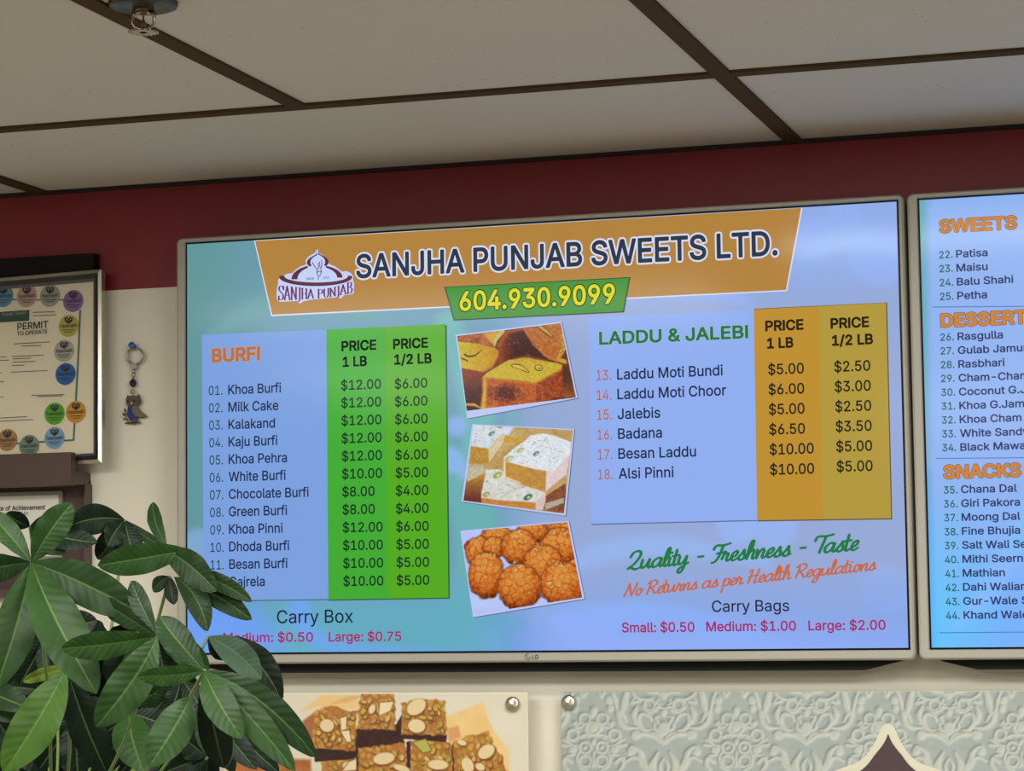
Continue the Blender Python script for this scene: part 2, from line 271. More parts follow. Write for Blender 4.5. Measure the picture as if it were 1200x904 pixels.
 'd': (424, ['195,-8 165,-6 137,3 111,16 89,34 70,57 55,84 43,116 36,151 34,189 36,227 43,261 55,293 70,320 89,342 112,361 137,374 165,382 196,384 218,383 237,379 253,373 267,364 278,355 287,346 295,336 301,327 306,319 311,319 311,509 372,509 372,0 313,0 313,59 307,59 301,50 295,41 287,31 277,21 266,12 252,4 236,-3 217,-7', '205,47 226,49 246,55 263,65 278,78 290,95 299,115 306,138 310,162 312,189 310,216 306,241 300,263 290,282 278,299 263,312 246,322 227,328 205,330 182,328 162,322 145,311 130,298 118,281 108,261 102,239 98,215 96,189 98,163 102,139 109,117 118,97 130,80 145,66 162,55 182,49']),
 'e': (404, ['212,-8 177,-5 145,3 117,16 92,35 72,58 56,85 44,116 37,150 34,187 36,224 44,258 55,290 71,317 91,340 115,359 142,373 172,382 205,384 226,383 246,380 266,374 285,366 303,355 319,341 334,324 347,305 357,282 365,256 370,227 371,194 371,169 75,169 75,221 338,221 310,202 308,226 304,248 298,269 288,286 277,301 263,314 246,323 227,328 205,330 183,328 164,323 146,313 131,301 119,286 109,270 102,251 97,231 96,211 96,178 98,151 102,127 110,106 121,88 135,73 151,61 169,53 190,48 212,46 227,47 241,49 254,53 265,58 276,65 285,73 294,82 300,93 306,105 365,91 358,72 348,55 335,39 320,26 302,14 283,4 261,-3 237,-7']),
 'f': (254, ['228,379 228,327 6,327 6,379', '81,0 81,432 82,452 87,470 96,486 107,499 120,510 135,519 152,525 169,529 187,530 201,530 212,529 222,527 231,525 238,523 243,521 227,468 215,472 209,473 202,474 195,474 178,472 164,468 154,460 147,449 143,435 142,419 142,0']),
 'g': (425, ['207,-151 180,-149 156,-146 134,-140 114,-132 97,-122 82,-110 70,-97 59,-84 51,-69 101,-41 107,-49 114,-57 122,-66 131,-74 142,-82 154,-88 169,-93 187,-96 207,-97 236,-95 261,-87 282,-75 298,-58 308,-34 311,-6 311,68 306,68 301,60 294,51 287,41 277,32 266,23 252,16 236,10 217,6 195,5 165,7 138,14 113,27 90,43 71,65 55,90 43,120 36,154 34,191 36,229 43,263 55,293 71,320 90,342 112,361 138,374 166,382 196,384 218,383 237,379 253,373 267,365 279,356 288,346 296,336 302,327 308,319 313,319 313,379 372,379 372,-9 370,-40 363,-67 350,-90 334,-109 314,-124 291,-136 265,-144 237,-149', '205,59 227,61 246,66 264,75 278,87 290,103 300,121 307,142 311,166 312,193 311,219 307,242 300,264 291,283 279,299 264,312 247,322 227,328 205,330 182,328 163,322 145,312 130,298 118,282 109,262 102,241 98,218 96,193 98,167 102,144 109,123 118,104 131,88 145,76 163,66 183,61']),
 'h': (410, ['114,227 114,0 53,0 53,509 114,509 114,287 102,287 116,319 132,344 152,362 175,374 200,382 227,384 252,383 275,377 295,369 313,356 328,340 341,321 350,298 355,271 357,240 357,0 296,0 296,235 293,263 286,286 273,304 256,318 235,326 210,329 192,328 176,324 161,317 147,308 136,297 126,283 119,266 115,248']),
 'i': (167, ['53,0 53,379 114,379 114,0', '84,443 73,444 63,448 54,455 47,463 43,472 41,483 43,494 47,504 54,512 63,518 73,522 84,524 95,522 105,518 114,512 121,504 125,494 126,483 125,472 121,463 114,455 105,448 95,444']),
 'j': (167, ['53,379 114,379 114,-30 112,-52 108,-72 102,-90 92,-106 80,-119 65,-129 47,-137 27,-141 4,-143 -10,-143 -10,-87 2,-87 18,-85 31,-80 40,-72 47,-61 51,-46 53,-29', '83,443 72,444 62,448 53,455 47,463 42,472 41,483 42,494 47,504 53,512 62,518 72,522 83,524 95,522 105,518 114,512 120,504 125,494 126,483 125,472 120,463 114,455 105,448 95,444']),
 'k': (381, ['110,137 110,212 121,212 284,379 360,379 184,199 177,199', '53,0 53,509 114,509 114,0', '294,0 148,186 191,229 372,0']),
 'l': (189, ['139,-2 112,0 91,8 74,20 62,37 55,59 53,84 53,509 114,509 114,99 114,83 117,71 120,62 126,57 135,53 146,52 160,53 170,54 181,3 175,1 169,0 162,-1 154,-2 147,-2']),
 'm': (610, ['53,0 53,379 112,379 112,295 108,295 114,314 122,331 132,346 144,358 158,368 172,376 187,382 203,385 219,386 245,383 268,375 287,361 303,342 314,320 321,295 312,295 318,312 326,329 337,343 350,356 364,366 381,375 398,381 417,385 437,386 458,385 478,380 497,372 514,361 529,346 541,328 550,307 555,283 557,255 557,0 496,0 496,254 493,279 485,298 473,313 456,323 438,329 419,330 402,329 387,326 374,320 363,312 353,302 345,290 340,277 336,263 335,247 335,0 274,0 274,260 272,280 265,297 253,311 238,322 220,328 199,330 185,329 171,326 158,320 145,312 135,302 126,289 119,274 115,257 114,238 114,0']),
 'n': (410, ['114,227 114,0 53,0 53,379 112,379 112,287 102,287 116,319 132,344 152,362 175,374 200,382 227,384 252,383 275,377 295,369 313,356 328,340 341,321 350,298 355,271 357,240 357,0 296,0 296,235 293,263 286,286 273,304 256,318 235,326 210,329 192,328 176,324 161,317 147,308 136,297 126,283 119,266 115,248']),
 'o': (415, ['207,-8 174,-5 144,3 117,16 93,35 72,58 56,85 44,116 37,150 34,187 37,225 44,260 56,291 72,318 93,341 117,360 144,374 174,382 207,384 241,382 271,374 299,360 323,341 343,318 359,291 371,260 379,225 381,187 379,150 371,116 359,85 343,58 323,35 299,16 271,3 241,-5', '207,46 231,49 252,55 270,66 285,80 298,97 307,117 314,139 318,163 319,187 318,212 314,236 307,258 298,278 285,296 270,310 252,321 231,328 207,330 184,328 163,321 145,310 130,296 118,278 108,258 102,236 98,212 96,187 98,163 102,139 108,117 118,97 130,80 145,66 163,55 184,49']),
 'p': (424, ['53,-143 53,379 112,379 112,319 118,319 123,327 130,336 137,346 147,355 158,364 171,373 188,379 207,383 229,384 259,382 287,374 313,361 335,342 354,320 370,293 381,261 388,227 390,189 388,151 381,116 370,84 355,57 336,34 313,16 288,3 260,-6 229,-8 208,-7 189,-3 173,4 159,12 147,21 138,31 130,41 124,50 118,59 114,59 114,-143', '220,47 242,49 262,55 279,66 294,80 306,97 316,117 323,139 327,163 328,189 327,215 323,239 316,261 307,281 295,298 280,311 262,322 243,328 220,330 198,328 178,322 161,312 147,299 134,282 125,263 118,241 114,216 113,189 114,162 118,138 125,115 135,95 147,78 162,65 179,55 198,49']),
 'r': (259, ['53,0 53,379 112,379 112,321 115,321 124,339 137,354 152,367 171,377 191,383 213,385 229,384 243,384 243,322 230,324 223,325 215,326 207,326 190,324 174,321 159,315 146,306 135,296 126,284 119,269 115,254 114,237 114,0']),
 's': (365, ['182,-8 157,-7 133,-3 112,3 93,12 76,24 62,38 50,54 41,73 36,94 94,107 101,87 111,72 124,60 141,52 160,47 181,45 206,47 227,53 244,62 258,74 265,88 268,103 266,115 262,126 254,136 243,144 229,150 212,155 149,170 118,180 92,192 72,208 58,227 50,249 47,274 49,295 55,314 65,332 79,347 95,360 115,370 137,378 161,383 187,384 212,383 234,379 254,372 271,363 286,352 299,339 309,324 318,308 324,290 268,277 262,291 254,304 243,316 228,325 210,331 187,333 166,331 147,326 131,317 119,305 111,292 109,277 110,264 115,253 124,243 136,235 152,229 172,223 229,209 261,200 287,187 306,171 320,153 328,131 331,107 329,85 323,65 312,47 298,31 281,18 260,6 236,-2 210,-7']),
 't': (227, ['204,379 204,327 6,327 6,379', '65,471 126,471 126,98 127,83 130,70 136,61 144,55 156,51 170,50 185,51 202,54 213,2 207,0 200,-2 192,-3 184,-3 176,-4 168,-4 138,-1 113,7 92,21 77,41 68,64 65,93']),
 'u': (410, ['182,-5 158,-3 135,2 115,11 97,23 82,39 69,59 60,82 54,109 53,139 53,379 114,379 114,144 116,117 124,94 137,75 154,61 175,53 200,50 218,51 234,55 249,62 263,71 274,83 283,97 290,113 295,132 296,153 296,379 357,379 357,0 298,0 298,92 307,92 294,60 277,35 257,17 234,5 209,-3']),
 'v': (389, ['163,0 17,379 84,379 165,155 173,132 180,110 187,87 193,64 199,42 206,21 184,21 191,42 197,64 203,87 209,110 216,132 224,155 305,379 371,379 226,0']),
 'w': (567, ['138,0 23,379 87,379 133,214 140,190 147,164 154,137 161,107 168,75 175,41 165,41 172,74 179,105 186,135 192,163 199,189 206,214 252,379 316,379 362,214 368,189 375,163 382,136 388,106 395,75 402,41 391,41 399,75 406,106 413,135 420,163 427,189 434,214 480,379 545,379 429,0 368,0 319,172 305,225 300,243 295,262 291,280 277,338 291,338 277,280 272,262 267,243 263,225 258,207 253,189 248,172 199,0']),
 'x': (379, ['21,0 171,218 171,171 29,379 100,379 147,306 159,287 170,270 179,253 188,237 198,221 207,206 175,206 185,221 194,237 202,253 211,270 222,287 233,306 282,379 352,379 209,169 209,214 358,0 287,0 231,85 219,103 209,120 200,136 191,152 182,167 173,182 205,182 195,167 187,152 178,136 170,120 160,103 148,85 91,0']),
 'y': (389, ['47,-139 61,-86 71,-87 83,-89 94,-90 104,-89 113,-86 122,-81 130,-74 138,-64 145,-51 151,-36 163,-1 17,379 84,379 165,155 173,132 180,109 187,87 193,64 199,42 206,21 184,21 190,42 196,64 202,87 209,110 216,132 224,155 305,379 371,379 204,-58 196,-77 187,-93 177,-107 165,-119 153,-128 139,-136 125,-141 109,-144 91,-145 82,-145 73,-144 65,-143 57,-142 52,-140']),
}
GLYPHS['I'] = (185, ['60,0 60,509 125,509 125,0'])
CAPH = 0.509
FONT_CACHE = {}
def glyph(c, off):
    """filled letter; off thickens it with a round-joined stroke along its outline"""
    k = (c, off)
    if k in FONT_CACHE: return FONT_CACHE[k]
    cs = [np.array([tuple(map(int, p.split(','))) for p in t.split()], float) / 1000 for t in GLYPHS[c][1]]
    V = []; F = []
    if cs:
        area = [float(np.sum(q[:, 0] * np.roll(q[:, 1], -1) - np.roll(q[:, 0], -1) * q[:, 1])) for q in cs]
        sg = math.copysign(1, area[int(np.argmax(np.abs(area)))])
        for i, q in enumerate(cs):
            if area[i] * sg < 0: continue
            lo, hi = q.min(0), q.max(0)
            grp = [q] + [h for k2, h in enumerate(cs) if area[k2] * sg < 0 and (h.min(0) >= lo).all() and (h.max(0) <= hi).all()]
            n0 = len(V)
            F += [tuple(j + n0 for j in t) for t in tessellate_polygon([[Vector((x, y, 0)) for x, y in h] for h in grp])]
            V += [p for h in grp for p in h]
    if off > 0:
        for q in cs:
            n_ = len(q)
            for i in range(n_):
                p0, p1 = q[i], q[(i + 1) % n_]
                d = p1 - p0; L_ = np.hypot(*d)
                if L_ < 1e-6: continue
                nn = np.array([-d[1], d[0]]) / L_ * off; b0 = len(V)
                V += [p0 + nn, p0 - nn, p1 - nn, p1 + nn]; F.append((b0, b0 + 1, b0 + 2, b0 + 3))
                b0 = len(V)
                V += [p0 + off * np.array([math.cos(t), math.sin(t)]) for t in np.linspace(0, 2 * math.pi, 8, endpoint=False)]
                F.append(tuple(range(b0, b0 + 8)))
    FONT_CACHE[k] = (np.array(V).reshape(-1, 2), F)
    return FONT_CACHE[k]
def glyphs(text, off):
    V = []; F = []; x = 0; n_ = 0
    for c in text:
        v, f = glyph(c, off)
        if len(v): V.append(v + np.array([x, 0])); F += [tuple(i + n_ for i in q) for q in f]; n_ += len(v)
        x += GLYPHS[c][0] / 1000
    return np.concatenate(V), F

class Letters:
    """lettering on a plane, placed by left end, baseline, right end and capital height; one mesh"""
    def __init__(s, plane, lift): s.pl = plane; s.lift = lift; s.m = MB()
    def text(s, t, xl, yb, xr=None, cap=11.0, off=0.0, sx=None, rot=0.0, shear=0.0, ref=None):
        v, f = glyphs(t, off)
        v0, _ = glyphs(t, off if ref is None else ref)
        a = s.pl.hit(xl, yb, s.lift); q = pxm(a)
        sc = cap * q / CAPH
        x0 = v0[:, 0].min(); wd = v0[:, 0].max() - x0
        if xr is not None:
            b = s.pl.hit(xr, yb, s.lift)
            kx = float((b - a) @ s.pl.r) / wd
        else:
            kx = sc * (sx or 1.0)
        X = (v[:, 0] - x0) * kx; Y = v[:, 1] * sc
        X = X + shear * Y
        c_, s_ = math.cos(rot), math.sin(rot)
        X, Y = X * c_ - Y * s_, X * s_ + Y * c_
        s.m.add(a + X[:, None] * s.pl.r + Y[:, None] * s.pl.w, f)
        return s
    def build(s, name, material, parent): return s.m.build(name, material, parent)

def catmull(pts, n=6):
    p = [np.asarray(q, float) for q in pts]
    if len(p) < 3: return [p[0] + (p[1] - p[0]) * t for t in np.linspace(0, 1, n + 1)]
    p = [2 * p[0] - p[1]] + p + [2 * p[-1] - p[-2]]
    out = []
    for i in range(1, len(p) - 2):
        for t in np.linspace(0, 1, n, endpoint=False):
            out.append(.5 * (2 * p[i] + (p[i + 1] - p[i - 1]) * t + (2 * p[i - 1] - 5 * p[i] + 4 * p[i + 1] - p[i + 2]) * t * t + (-p[i - 1] + 3 * p[i] - 3 * p[i + 1] + p[i + 2]) * t ** 3))
    out.append(p[-2])
    return out

def ribbon2d(pts, wfun):
    """2-D ribbon: returns verts (n,2) and quads"""
    pts = np.array(pts); n = len(pts)
    d = np.gradient(pts, axis=0); d /= np.linalg.norm(d, axis=1)[:, None] + 1e-9
    nrm = np.stack([-d[:, 1], d[:, 0]], 1)
    wv = np.array([wfun(i / (n - 1), d[i]) for i in range(n)])
    v = np.concatenate([pts + nrm * wv[:, None] / 2, pts - nrm * wv[:, None] / 2])
    # small pointed ends keep strokes round looking
    v = np.concatenate([v, [pts[0] - d[0] * wv[0] * .45, pts[-1] + d[-1] * wv[-1] * .45]])
    f = [(i, i + n, i + 1 + n, i + 1) for i in range(n - 1)] + [(0, 2 * n, n), (n - 1, 2 * n - 1, 2 * n + 1)]
    return v, f

SCRIPT = {
 'a': (1.08, [[(.85, .85), (.5, 1), (.1, .6), (.1, .15), (.35, 0), (.7, .35), (.88, .95)], [(.88, .95), (.78, .3), (.9, .02), (1.15, .2)]]),
 'u': (.98, [[(.05, .95), (.02, .3), (.2, 0), (.5, .3), (.72, .95)], [(.72, .95), (.66, .25), (.8, 0), (1.0, .2)]]),
 'l': (.48, [[(0, .2), (.35, 1.2), (.38, 1.95), (.22, 1.9), (.1, 1), (.12, .2), (.28, 0), (.5, .2)]]),
 'i': (.44, [[(.08, .95), (.05, .25), (.2, 0), (.44, .2)], [(.12, 1.38), (.2, 1.5)]]),
 't': (.5, [[(.15, 1.75), (.08, .3), (.22, 0), (.5, .2)], [(-.18, 1.05), (.5, 1.12)]]),
 'y': (.98, [[(.05, .95), (.02, .35), (.2, .05), (.5, .35), (.7, .95)], [(.7, .95), (.6, -.3), (.4, -.85), (.15, -.8), (.2, -.45), (.6, -.1), (.98, .2)]]),
 'r': (.78, [[(0, .2), (.15, .8), (.2, 1.08), (.3, .86), (.55, .84)], [(.55, .84), (.45, .25), (.58, 0), (.8, .2)]]),
 'e': (.7, [[(0, .25), (.45, .5), (.6, .85), (.42, 1), (.15, .7), (.12, .2), (.35, 0), (.72, .25)]]),
 's': (.78, [[(0, .2), (.35, .75), (.48, 1.08), (.5, .75), (.6, .4), (.5, .05), (.25, 0), (.08, .14)], [(.5, .05), (.8, .2)]]),
 'h': (.9, [[(0, .2), (.35, 1.2), (.4, 1.95), (.22, 1.9), (.1, 1), (.05, 0)], [(.05, 0), (.2, .65), (.5, 1), (.62, .75), (.55, .2), (.68, 0), (.92, .2)]]),
 'n': (.9, [[(.02, .95), (.06, 0)], [(.06, .05), (.22, .65), (.5, 1), (.64, .75), (.56, .2), (.7, 0), (.92, .2)]]),
 'o': (.8, [[(.55, .95), (.2, .85), (.08, .35), (.3, 0), (.6, .3), (.6, .75), (.4, .98)], [(.6, .8), (.88, .72)]]),
 'p': (.82, [[(.1, 1), (0, -.9)], [(.05, .4), (.25, .9), (.55, 1), (.68, .6), (.5, .1), (.2, .05)], [(.45, .05), (.82, .2)]]),
 'g': (1.0, [[(.8, .85), (.45, 1), (.1, .6), (.12, .12), (.38, .05), (.68, .45), (.8, .95)], [(.8, .95), (.68, -.3), (.45, -.85), (.15, -.8), (.25, -.4), (.7, -.05), (1.0, .2)]]),
 'Q': (1.25, [[(.05, 1.3), (.3, 1.85), (.8, 1.95), (1.0, 1.5), (.6, .6), (0, 0), (.3, .12), (.8, -.08), (1.25, .15)]]),
 'F': (1.05, [[(.1, 1.35), (.3, 1.8), (.9, 1.78), (1.6, 1.95)], [(.95, 1.8), (.75, .6), (.45, 0), (.15, -.1)], [(.45, .9), (1.15, 1.0)]]),
 'T': (1.0, [[(0, 1.35), (.2, 1.82), (.9, 1.8), (1.6, 1.95)], [(.95, 1.82), (.75, .8), (.6, 0)]]),
 'N': (1.3, [[(0, 0), (.3, 1.1), (.4, 1.8)], [(.4, 1.8), (.6, 1), (.85, .05)], [(.85, .05), (1.15, 1.1), (1.3, 1.9)]]),
 'R': (1.2, [[(.3, 1.7), (.2, .8), (.05, 0)], [(-.05, 1.45), (.3, 1.85), (.8, 1.9), (1.05, 1.55), (.8, 1.1), (.35, .95)], [(.35, .95), (.7, .5), (.95, .05), (1.2, .2)]]),
 'H': (1.2, [[(0, 1.6), (.2, 1.8), (.35, 1.8), (.25, .9), (.05, 0)], [(1.1, 1.9), (.9, .9), (.75, 0), (1.1, .15)], [(0, .85), (.6, 1), (1.1, 1.05)]]),
 '-': (1.0, [[(.25, .72), (.8, .74)]]), ' ': (.5, [])}

def script_line(pl, lift, text, a_px, b_px, xh_px, weight, slant=.32):
    """hand-brushed lettering from a_px to b_px (baseline ends)"""
    a = pl.hit(*a_px, lift); b = pl.hit(*b_px, lift); q = pxm(a)
    d = np.array([(b - a) @ pl.r, (b - a) @ pl.w]); L = np.linalg.norm(d); d /= L; nn = np.array([-d[1], d[0]])
    tot = sum(SCRIPT[c][0] for c in text)
    kx = L / tot; ky = xh_px * q
    mb = MB(); pen = 0
    for c in text:
        adv, strokes = SCRIPT[c]
        for st in strokes:
            pts = catmull([((pen + x) * kx + slant * y * ky, y * ky) for x, y in st], 5)
            v, f = ribbon2d(pts, lambda t, dr: weight * q * (.62 + .5 * abs(dr[0] * .35 - dr[1] * .94)) )
            V = [a + pl.r * (x * d[0] + y * nn[0]) + pl.w * (x * d[1] + y * nn[1]) for x, y in v]
            mb.add(V, f)
        pen += adv
    return mb

# ------------------------------------------------------------------ picture painting (numpy)
def hash2(ix, iy, seed):
    h = (ix.astype(np.int64) * 374761393 + iy.astype(np.int64) * 668265263 + seed * 974711) & 0x7fffffff
    h = ((h ^ (h >> 13)) * 1274126177) & 0x7fffffff
    return ((h ^ (h >> 16)) & 0xffff) / 65535.0
def vnoise(X, Y, s, seed=0):
    x = X / s; y = Y / s; ix = np.floor(x); iy = np.floor(y); fx = x - ix; fy = y - iy
    fx = fx * fx * (3 - 2 * fx); fy = fy * fy * (3 - 2 * fy)
    a = hash2(ix, iy, seed); b = hash2(ix + 1, iy, seed); c = hash2(ix, iy + 1, seed); d = hash2(ix + 1, iy + 1, seed)
    return (a * (1 - fx) + b * fx) * (1 - fy) + (c * (1 - fx) + d * fx) * fy
def fbm(X, Y, s, seed=0, o=3):
    r = 0; t = 0
    for i in range(o):
        r = r + vnoise(X, Y, s / 2 ** i, seed + i) * .5 ** i; t += .5 ** i
    return r / t
def worley(X, Y, s, seed=0):
    x = X / s; y = Y / s; ix = np.floor(x); iy = np.floor(y); d = np.full(X.shape, 9.); d2 = np.full(X.shape, 9.)
    for ox in (-1, 0, 1):
        for oy in (-1, 0, 1):
            cx = ix + ox + hash2(ix + ox, iy + oy, seed); cy = iy + oy + hash2(ix + ox, iy + oy, seed + 7)
            q = np.hypot(cx - x, cy - y)
            d2 = np.minimum(d2, np.maximum(q, d)); d = np.minimum(d, q)
    return d, d2
def sd_poly(X, Y, pts):
    pts = np.asarray(pts, float); d = np.full(X.shape, 1e9); s = np.ones(X.shape)
    n = len(pts)
    for i in range(n):
        a = pts[i]; b = pts[i - 1]
        ex, ey = b - a; wx = X - a[0]; wy = Y - a[1]
        t = np.clip((wx * ex + wy * ey) / (ex * ex + ey * ey + 1e-9), 0, 1)
        d = np.minimum(d, (wx - ex * t) ** 2 + (wy - ey * t) ** 2)
        c1 = Y >= a[1]; c2 = Y < b[1]; c3 = ex * wy > ey * wx
        s = np.where((c1 & c2 & c3) | (~c1 & ~c2 & ~c3), -s, s)
    return s * np.sqrt(d)
def sd_line(X, Y, pts, wds):
    """distance to a tapered stroke (negative inside)"""
    d = np.full(X.shape, 1e9); pts = np.asarray(pts, float)
    if not hasattr(wds, '__len__'): wds = [wds] * len(pts)
    wds = np.interp(np.linspace(0, 1, len(pts)), np.linspace(0, 1, len(wds)), wds)
    for i in range(len(pts) - 1):
        a = pts[i]; ex, ey = pts[i + 1] - a; wx = X - a[0]; wy = Y - a[1]
        t = np.clip((wx * ex + wy * ey) / (ex * ex + ey * ey + 1e-9), 0, 1)
        d = np.minimum(d, np.hypot(wx - ex * t, wy - ey * t) - (wds[i] + (wds[i + 1] - wds[i]) * t) / 2)
    return d
def sd_ell(X, Y, cx, cy, rx, ry, ang=0.0):
    c, s = math.cos(ang), math.sin(ang); x = (X - cx) * c + (Y - cy) * s; y = -(X - cx) * s + (Y - cy) * c
    return (np.hypot(x / rx, y / ry) - 1) * min(rx, ry)
def lay(rgb, sd, col, soft=6.0, a=1.0):
    k = (np.clip(.5 - sd / soft, 0, 1) * a)[..., None]
    if not isinstance(col, np.ndarray): col = np.array(col, float)
    return rgb * (1 - k) + col * k
def flat(X, c): return np.ones(X.shape + (3,)) * np.array(c, float)
def mixc(a, b, t): return np.array(a, float) * (1 - t[..., None]) + np.array(b, float) * t[..., None]

def picture(name, pl, lift, quad, nx, ny, to_px, paint, material, parent):
    """a fine sheet of points over quad (TL, TR, BR, BL in picture coordinates), coloured by paint(X, Y)"""
    s, t = np.meshgrid(np.linspace(0, 1, nx), np.linspace(0, 1, ny))
    q = np.asarray(quad, float)
    A = (1 - s)[..., None] * q[0] + s[..., None] * q[1]; B = (1 - s)[..., None] * q[3] + s[..., None] * q[2]
    G = A * (1 - t)[..., None] + B * t[..., None]
    X, Y = G[..., 0], G[..., 1]
    rgb = np.clip(paint(X, Y), 0, 255)
    U, V = to_px(X, Y)
    D = np.stack([(U - 600) / FPX, np.ones_like(U), -(V - 452) / FPX], -1) @ ROT.T
    o = pl.o + pl.n * lift
    k = ((o - CAM) @ pl.n) / (D @ pl.n)
    W = CAM + D * k[..., None]
    me = bpy.data.meshes.new(name)
    nv = nx * ny
    idx = np.arange(nv).reshape(ny, nx)
    F = np.stack([idx[:-1, :-1], idx[1:, :-1], idx[1:, 1:], idx[:-1, 1:]], -1).reshape(-1, 4)
    me.vertices.add(nv); me.vertices.foreach_set('co', W.reshape(-1).astype(np.float32))
    me.loops.add(F.size); me.loops.foreach_set('vertex_index', F.reshape(-1).astype(np.int32))
    me.polygons.add(len(F)); me.polygons.foreach_set('loop_start', np.arange(0, F.size, 4, dtype=np.int32))
    me.update(calc_edges=True)
    ca = me.color_attributes.new('picture', 'FLOAT_COLOR', 'POINT')
    ca.data.foreach_set('color', np.concatenate([lin(rgb).reshape(-1, 3), np.ones((nv, 1))], 1).reshape(-1).astype(np.float32))
    ob = bpy.data.objects.new(name, me); me.materials.append(material); COL.objects.link(ob)
    if parent is not None:
        ob.parent = parent; ob.matrix_parent_inverse = Matrix.Translation(-Vector(parent_world(parent)))
    return ob

# ================================================================== THE SETTING
X0, X1, Y0 = -3.2, 3.8, -6.6
red_z = float((P(123, 343, 0)[2] + P(210, 334, 0)[2]) / 2)
M_white = mat('cream_wall_paint', (225, 221, 204), 0.55, bump=(220, .12), var=.02)
M_red = mat('red_wall_paint', (122, 22, 32), 0.5, bump=(220, .12), var=.03)
mb = MB()
mb.box(X0, X1, 0.0, 0.12, 0.0, CEIL + .1)
o = mb.build('wall_back', M_white)
# red band painted along the top of the same wall
o.data.materials.append(M_red)
bm = bmesh.new(); bm.from_mesh(o.data)
bmesh.ops.bisect_plane(bm, geom=bm.verts[:] + bm.edges[:] + bm.faces[:], plane_co=(0, 0, red_z), plane_no=(0, 0, 1))
for f in bm.faces:
    if f.calc_center_median().z > red_z: f.material_index = 1
bm.to_mesh(o.data); bm.free()
struct(o)
struct(MB().box(X0 - .12, X0, Y0, 0.12, 0, CEIL + .1).build('wall_left', M_white))
struct(MB().box(X1, X1 + .12, Y0, 0.12, 0, CEIL + .1).build('wall_right', M_white))
struct(MB().box(X0 - .12, X1 + .12, Y0 - .12, Y0, 0, CEIL + .1).build('wall_front', M_white))
struct(MB().box(X0 - .12, X1 + .12, Y0 - .12, 0.12, -.1, 0).build('floor', mat('floor_tile', (132, 126, 118), .4, var=.06, bump=(8, .0))))

# acoustic ceiling tiles: pale board with fine dark pinholes
Mc = bpy.data.materials.new('acoustic_tile'); Mc.use_nodes = True
nt = Mc.node_tree; b = nt.nodes['Principled BSDF']; b.inputs['Roughness'].default_value = .9; b.inputs['Specular IOR Level'].default_value = .1
tc = nt.nodes.new('ShaderNodeTexCoord')
mp = nt.nodes.new('ShaderNodeMapping'); mp.inputs['Scale'].default_value = (1.0, 1.6, 1)
vo = nt.nodes.new('ShaderNodeTexVoronoi'); vo.inputs['Scale'].default_value = 46
vo.inputs['Randomness'].default_value = 1.0
n2 = nt.nodes.new('ShaderNodeTexNoise'); n2.inputs['Scale'].default_value = 7; n2.inputs['Detail'].default_value = 2
m1 = nt.nodes.new('ShaderNodeMath'); m1.operation = 'MULTIPLY_ADD'; m1.inputs[1].default_value = .16; m1.inputs[2].default_value = -.025
m2 = nt.nodes.new('ShaderNodeMath'); m2.operation = 'LESS_THAN'
mx = nt.nodes.new('ShaderNodeMix'); mx.data_type = 'RGBA'
mx.inputs[6].default_value = (*lin((208, 203, 193)), 1); mx.inputs[7].default_value = (*lin((120, 110, 95)), 1)
nt.links.new(tc.outputs['Object'], mp.inputs['Vector']); nt.links.new(mp.outputs[0], vo.inputs['Vector']); nt.links.new(tc.outputs['Object'], n2.inputs['Vector'])
nt.links.new(n2.outputs['Fac'], m1.inputs[0]); nt.links.new(vo.outputs['Distance'], m2.inputs[0]); nt.links.new(m1.outputs[0], m2.inputs[1])
nt.links.new(m2.outputs[0], mx.inputs[0]); nt.links.new(mx.outputs[2], b.inputs['Base Color'])
struct(MB().box(X0, X1, Y0, 0, CEIL, CEIL + .1).build('ceiling', Mc))
# grid of dark tees
M_tee = mat('brown_tee', (78, 63, 42), .9, spec=.1, var=.05)
L0, L1, L2 = -0.809, -0.185, 0.3765
YC = -0.4726
tee_x = [L0, L2, L2 + 1.19, L2 + 2.38, L0 - 1.2]
n = 0
tee = .0125
def tee_bar(x0, x1, y0, y1):
    global n
    n += 1
    o = MB().box(x0, x1, y0, y1, CEIL - .004, CEIL + .004).build('trim_%d' % n, M_tee)
    struct(bevel(o, .001))
for x in tee_x: tee_bar(x - tee, x + tee, Y0 + .01, -.006)
for x in (L1, L2 + .595): tee_bar(x - tee, x + tee, Y0 + .01, YC - tee)
xs = sorted([L0 - 1.2, L0, L2, L2 + 1.19, L2 + 2.38])
for y in (YC, YC - 1.22, YC - 2.44):
    tee_bar(X0 + .01, xs[0] - tee, y - tee, y + tee)
    for a_, b_ in zip(xs, xs[1:]): tee_bar(a_ + tee, b_ - tee, y - tee, y + tee)
    tee_bar(xs[-1] + tee, X1 - .01, y - tee, y + tee)
n += 1
struct(MB().box(X0, X1, -.006, 0.0, CEIL - .006, CEIL).build('trim_%d' % n, mat('shadow_gap', (30, 20, 18), .8)))

